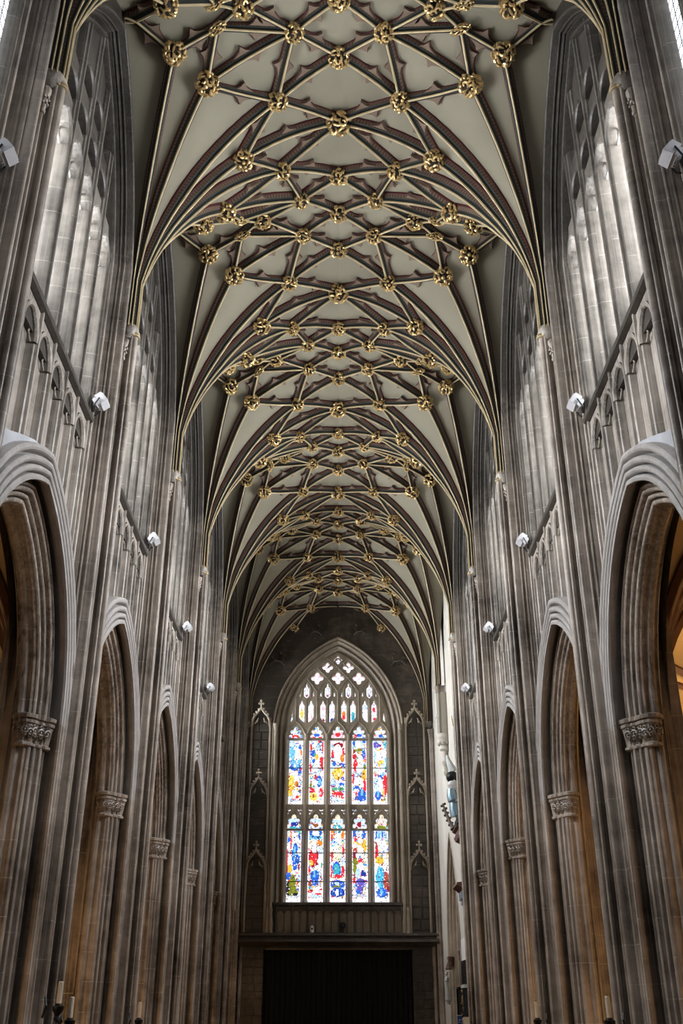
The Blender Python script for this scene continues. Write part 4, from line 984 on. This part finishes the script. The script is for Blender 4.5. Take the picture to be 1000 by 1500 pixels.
# ------------------------------------------------------------------ plain tower wall on the right, with its arch
OT = (.745, 6.9, FZ); YT, AT, RT, ZT = 6.90, .31, .775, .42
tower = tag(put('wall_right_tower', None), 'pale plastered tower wall on the right before the west end', None, None, 'structure')
b = MB(); ys = [5.80 + i * (7.72 - 5.80) / 64 for i in range(65)]
b.grid([[(.745, y, max(arch_z(y - YT, .05, AT, RT, ZT), ZT) if abs(y - YT) < AT + .05 else ZT) for y in ys], [(.745, y, 3.15) for y in ys]])
b.grid([[(.745, y, z) for z in (FZ, ZT)] for y in (YT + AT + .05, 7.72)])
put('wall_face', mesh('wall_face', b, 'pale', 1, (0, 0, FZ), smooth=False), tower)
b = MB(); b.grid([[(.745, y, z) for z in (FZ, ZT + .002)] for y in (5.80, YT - AT - .05)]); put('white_wall_face', mesh('white_wall_face', b, 'white', 1, (0, 0, FZ), smooth=False), tower)
t = thing('tower_arch', 'pointed arch with fluted jambs in the pale tower wall', 'arch', OT)
pr = [(.055, .75), (.053, .742)] + [(.047, .738), (.040, .742), (.036, .752)] + [(.030, .757), (.024, .754), (.018, .760), (.014, .772)] + [(.008, .775), (.002, .774), (-.004, .782), (-.008, .794), (-.014, .796), (-.020, .798), (-.025, .808), (-.028, .82), (-.04, .83), (-.04, 1.0)]
b = MB(); b.grid(arch_rings(pr, AT, RT, ZT, 16, FZ, YT)); put('moulded_order', mesh('moulded_order', b, 'jamb', 1, OT), t)
for yc, nm in ((YT + AT + .02, 'far'), (YT - AT - .02, 'near')):
    b = MB(); b.lathe((.752, yc, 0), [(.012, .30), (.02, .315), (.018, .33), (.024, .345), (.026, .36), (.016, .365)], 10); put('corbel', mesh('corbel', b, 'bronze', 1, OT), t)
b = MB(); b.box(1.0, 1.02, 5.8, 7.7, FZ, 1.2); put('back_wall', mesh('back_wall', b, 'stone', 1, (0, 0, FZ), smooth=False), tower)

# ------------------------------------------------------------------ floodlights on the string course
def floodlight(side, y, label):
    o0 = (.752, y, 1.67); t = thing('floodlight', label, 'floodlight', (side * .752, y, 1.67), 'white floodlights on the string course')
    b = MB()
    R_ = Matrix.Rotation(math.radians(38), 4, 'Y'); c = Vector((.738, y, 1.708))
    vs = []
    def tb(x0, x1, y0, y1, z0, z1, mi=0):
        k = len(b.v); b.box(x0, x1, y0, y1, z0, z1, mi); b.v[k:] = [tuple(R_ @ Vector(q) + c) for q in b.v[k:]]
    tb(-.016, .008, -.022, .022, -.019, .019); tb(.008, .016, -.018, .018, -.015, .015)
    for k in range(5): tb(.016, .020, -.017 + k * .008, -.015 + k * .008, -.014, .014)
    put('housing', mesh('housing', b, 'lamp_white', side, o0, smooth=False), t)
    b = MB(); k = len(b.v); b.box(-.0185, -.0162, -.019, .019, -.015, .015); b.v[k:] = [tuple(R_ @ Vector(q) + c) for q in b.v[k:]]
    put('front_glass', mesh('front_glass', b, 'lamp_white', side, o0, smooth=False), t)
    b = MB()
    for q in (-.025, .025): b.tube([(.738, y + q, 1.708), (.752, y + q, 1.68), (.755, y + q * .4, 1.664)], .0025, 5)
    put('yoke', mesh('yoke', b, 'iron', side, o0), t)
for s in (-1, 1):
    for p in range(1, 6 if s < 0 else 6):
        floodlight(s, pier_y(p) - .105, f'white box floodlight beside the {ORD[p]} pier on the {SIDE[s]} string course')

# ------------------------------------------------------------------ candle sconces on the piers
def sconce(side, x, y, label, z=.0):
    o0 = (x, y, -.04 + z); t = thing('candle_sconce', label, 'candle', (side * x, y, -.04 + z), 'candle sconces on the piers')
    b = MB(); b.tube([(.70, y - .03, -.06 + z), (.675, y - .036, -.075 + z), (.650, y - .03, -.07 + z), (.640, y - .012, -.045 + z), (x, y, -.03 + z)], .0035, 6)
    b.tube([(.675, y - .045, -.03 + z), (.668, y - .05, -.005 + z), (.674, y - .04, .012 + z)], .003, 6)
    put('arm', mesh('arm', b, 'iron', side, o0), t)
    b = MB(); b.lathe((x, y, z), [(.002, -.04), (.008, -.034), (.005, -.026), (.013, -.014), (.014, -.006), (.009, -.004), (.007, .0)], 12); put('drip_pan', mesh('drip_pan', b, 'iron', side, o0), t)
    b = MB(); b.lathe((x, y, z), [(.0062, -.004), (.006, .020), (.006, .045), (.004, .047)], 10); put('candle', mesh('candle', b, 'wax', side, o0), t)
    b = MB(); b.tube([(x, y, .046 + z), (x, y, .052 + z)], .0008, 4); put('wick', mesh('wick', b, 'slate', side, o0), t)
sconce(1, .648, 2.66, 'white candle in a black iron bracket low on the second right pier')
sconce(1, .648, 3.62, 'white candle in a black iron bracket low on the third right pier')
sconce(-1, .66, 2.76, 'white candle in a black iron bracket low on the second left pier')
sconce(-1, .65, 3.66, 'white candle in a black iron bracket low on the third left pier')
sconce(-1, .652, 2.60, 'upper white candle beside the second left pier, on a curled arm', .03)

# ------------------------------------------------------------------ monuments on the tower wall
ym = 6.08; o0 = (.70, ym, .98)
t = thing('funeral_helm', 'grey funeral helmet with crest and pale mantling on a wall bracket', 'helmet', (.70, ym, 1.28))
oh = (.70, ym, 1.28)
b = MB(); b.ball((.690, ym, 1.295), .038, 12, 8, 0, (1, 1.2, .95)); put('skull', mesh('skull', b, 'iron', 1, oh), t)
b = MB(); b.tube([(.700, ym, 1.33), (.685, ym, 1.36), (.672, ym + .01, 1.40), (.668, ym + .02, 1.43)], [.028, .022, .014, .008], 8); put('crest', mesh('crest', b, 'marble', 1, oh), t)
b = MB(); b.tube([(.705, ym, 1.27), (.690, ym, 1.245), (.70, ym, 1.215)], [.036, .034, .02], 10); put('mantling', mesh('mantling', b, 'ltwhite', 1, oh), t)
b = MB(); b.tube([(.745, ym, 1.30), (.71, ym, 1.28)], .008, 6); put('bracket', mesh('bracket', b, 'iron', 1, oh), t)
for k, (z0, z1, x0, nm) in enumerate(((1.225, 1.15, .682, 'upper blue steel gauntlet hanging under the funeral helmet'), (1.15, 1.06, .694, 'lower blue steel gauntlet hanging under the funeral helmet'))):
    og = (x0, ym, z1); t = thing('gauntlet', nm, 'gauntlet', og)
    b = MB(); b.tube([(x0, ym, z0), (x0 + .004, ym, (z0 + z1) / 2), (x0 + .014, ym, z1 + .01)], [.026, .034, .040], 12); put('cuff', mesh('cuff', b, 'steel', 1, og), t)
    b = MB()
    for q in range(4): b.tube([(x0 + .012, ym - .03 + q * .018, z1 + .012), (x0 + .020, ym - .03 + q * .018, z1 - .010)], [.009, .006], 6)
    put('finger_plates', mesh('finger_plates', b, 'steel', 1, og), t)
    b = MB(); b.tube([(.745, ym, z0), (x0 + .01, ym, z0 - .01)], .004, 5); put('hook', mesh('hook', b, 'iron', 1, og), t)
def banner(x, y, z0, z1, w_, mt, label):
    og = (x, y, z0); t = thing('banner', label, 'banner', og)
    b = MB(); b.grid([[(x - .012 + .020 * i / 10, y - w_ / 2 + w_ * i / 10 + .01 * math.sin(i * 1.9), z) for z in (z0, (z0 + z1) / 2, z1)] for i in range(11)]); put('cloth', mesh('cloth', b, mt, 1, og), t)
    b = MB(); b.tube([(.745, y, z1 + .06), (x - .012, y - w_ / 2, z1 + .004)], .004, 6); put('staff', mesh('staff', b, 'wood', 1, og), t)
    b = MB()
    for q in range(3): b.tube([(x - .012, y - w_ / 2 + q * .01, z1 + .02 * q), (x - .018, y - w_ / 2 + q * .01, z1 + .03 + .02 * q)], .003, 5)
    put('tassel', mesh('tassel', b, 'gold', 1, og), t)
banner(.705, 5.98, 1.38, 1.56, .14, 'pink', 'faded pink banner hanging above the funeral helmet')
banner(.712, 5.96, .98, 1.13, .12, 'ltwhite', 'white banner hanging below the blue gauntlets')
og = (.745, 6.02, .95); t = thing('wall_monument', 'carved wall monument with moulded shelf and crocketed pinnacle below the gauntlets', 'monument', og)
b = MB(); b.grid([[(x, y, z) for x, z in ((.745, 1.0), (.685, .995), (.682, .985), (.70, .975), (.70, .955), (.69, .95), (.70, .93), (.725, .92), (.745, .90))] for y in (5.93, 6.16)], caps=False)
put('shelf', mesh('shelf', b, 'bronze', 1, og), t)
b = MB(); pts = [(.690, 6.14, 1.0), (.676, 6.22, 1.06), (.664, 6.30, 1.13), (.655, 6.36, 1.19)]
b.tube(pts, [.014, .012, .010, .006], 6)
for i in range(12):
    q = i / 11; k = min(int(q * 3), 2); p_ = Vector(pts[k]).lerp(Vector(pts[k + 1]), q * 3 - k); b.ball((p_.x + (.012 if i % 2 else -.012), p_.y, p_.z), .0085, 6, 4)
put('pinnacle', mesh('pinnacle', b, 'wood', 1, og), t)
b = MB()
for q in range(5): b.ball((.705, 5.98 + q * .03, 1.015 + .01 * (q % 2)), .018, 7, 5)
put('cresting', mesh('cresting', b, 'slate', 1, og), t)
og = (.745, 6.05, .50); t = thing('wall_bracket', 'stepped red-brown and grey stone bracket above the white wall', 'bracket', og)
b = MB(); b.grid([[(x, y, z) for x, z in ((.745, .685), (.672, .680), (.668, .668), (.69, .655), (.70, .645), (.745, .64))] for y in (5.92, 6.15)], caps=True); put('cornice', mesh('cornice', b, 'bronze', 1, og), t)
b = MB(); b.box(.70, .745, 5.94, 6.13, .60, .64); b.box(.71, .745, 5.95, 6.12, .575, .60); put('block', mesh('block', b, 'steel', 1, og, smooth=False), t)
b = MB(); b.lathe((.735, 6.04, 0), [(.004, .505), (.016, .525), (.014, .54), (.024, .56), (.024, .575)], 10); put('corbel', mesh('corbel', b, 'bronze', 1, og), t)
# tablets, bust, statue, picture, signs
og = (.74, 6.15, .0); t = thing('slate_tablet', 'upper black inscribed slate tablet on the white wall', 'tablet', (.74, 6.10, .16))
b = MB(); b.box(.700, .744, 6.02, 6.20, .165, .285)
for q in range(6): b.box(.6985, .7005, 6.04, 6.18, .178 + q * .017, .186 + q * .017)
put('slab', mesh('slab', b, 'slate', 1, (.74, 6.10, .16), smooth=False), t)
b = MB(); b.box(.694, .744, 6.01, 6.21, .148, .164); put('ledge', mesh('ledge', b, 'marble', 1, (.74, 6.10, .16), smooth=False), t)
t = thing('slate_tablet', 'lower black slate tablet on the white wall under a white ledge', 'tablet', (.74, 6.10, .0))
b = MB(); b.box(.700, .744, 6.02, 6.18, .0, .146); put('slab', mesh('slab', b, 'slate', 1, (.74, 6.10, 0), smooth=False), t)
b = MB(); b.box(.694, .745, 6.01, 6.19, -.01, .0); put('ledge', mesh('ledge', b, 'marble', 1, (.74, 6.10, 0), smooth=False), t)
t = thing('urn', 'small black urn on top of the upper slate tablet', 'urn', (.735, 6.06, .285))
b = MB(); b.lathe((.735, 6.06, 0), [(.012, .285), (.012, .292), (.005, .298), (.013, .315), (.014, .325), (.006, .335), (.010, .342), (.010, .352), (.003, .356)], 10); put('vase', mesh('vase', b, 'slate', 1, (.735, 6.06, .285)), t)
os_ = (.72, 7.16, .09); t = thing('statue', 'slender white robed statue standing against the far jamb of the tower arch', 'statue', os_)
b = MB(); b.tube([(.715, 7.16, .115), (.716, 7.16, .15), (.713, 7.16, .19), (.712, 7.16, .215), (.713, 7.16, .232), (.714, 7.16, .244)], [.016, .013, .012, .016, .015, .006], 10); put('robe', mesh('robe', b, 'marble', 1, os_), t)
b = MB(); b.ball((.712, 7.16, .258), .011, 10, 7, 0, (1, 1, 1.25)); b.ball((.702, 7.177, .257), .003, 6, 4); put('head', mesh('head', b, 'marble', 1, os_), t)
b = MB()
for k in (-1, 1): b.tube([(.713, 7.16 + k * .015, .236), (.704, 7.16 + k * .02, .212), (.696, 7.16 + k * .004, .218)], [.006, .005, .004], 6)
put('arms', mesh('arms', b, 'marble', 1, os_), t)
b = MB(); b.lathe((.718, 7.16, 0), [(.010, .075), (.016, .095), (.022, .10), (.022, .115), (.016, .117)], 10); put('pedestal', mesh('pedestal', b, 'marble', 1, os_), t)
b = MB(); b.lathe((.728, 7.16, 0), [(.002, .36), (.006, .33), (.018, .30), (.022, .285), (.02, .28)], 8); put('canopy', mesh('canopy', b, 'bronze', 1, os_), t)
op = (.735, 6.42, .02); t = thing('framed_panel', 'dark framed panel with carved gilt ornament beside the white wall', 'picture', op)
b = MB(); b.box(.70, .745, 6.38, 6.385, .0, .16); b.box(.70, .745, 6.38, 6.50, .0, .008); b.box(.70, .745, 6.38, 6.50, .152, .16); b.box(.70, .745, 6.495, 6.50, .0, .16); b.box(.735, .745, 6.38, 6.50, 0, .16); put('frame', mesh('frame', b, 'slate', 1, op, smooth=False), t)
b = MB(); rp = random.Random(2)
for i in range(22): b.ball((.722 + rp.uniform(-.010, .012), 6.374, .014 + i * .006), rp.uniform(.004, .008), 6, 4)
put('ornament', mesh('ornament', b, 'gold', 1, op), t)
ob = (.66, 6.0, -.1); t = thing('notice_board', 'blue notice board with white lettering near the tower wall', 'sign', ob)
b = MB(); b.box(.645, .668, 5.995, 6.0, -.12, .010); put('board', mesh('board', b, 'blue', 1, ob, smooth=False), t)
b = MB(); b.box(.651, .662, 5.9935, 5.995, -.012, -.008); b.box(.649, .656, 5.9935, 5.995, -.022, -.019); put('lettering', mesh('lettering', b, 'lamp_white', 1, ob, smooth=False), t)
b = MB(); b.box(.642, .671, 5.994, 6.001, .010, .013); b.tube([(.656, 6.0, FZ), (.656, 6.0, -.12)], .004, 6); put('frame', mesh('frame', b, 'lamp_white', 1, ob, smooth=False), t)
ob = (.68, 5.7, -.1); t = thing('notice_board', 'pale cream notice board in front of the blue one', 'sign', ob)
b = MB(); b.box(.632, .660, 5.60, 5.605, -.14, .004); put('board', mesh('board', b, 'marble', 1, ob, smooth=False), t)
b = MB(); b.tube([(.646, 5.602, FZ), (.646, 5.602, -.14)], .004, 6); put('post', mesh('post', b, 'iron', 1, ob), t)
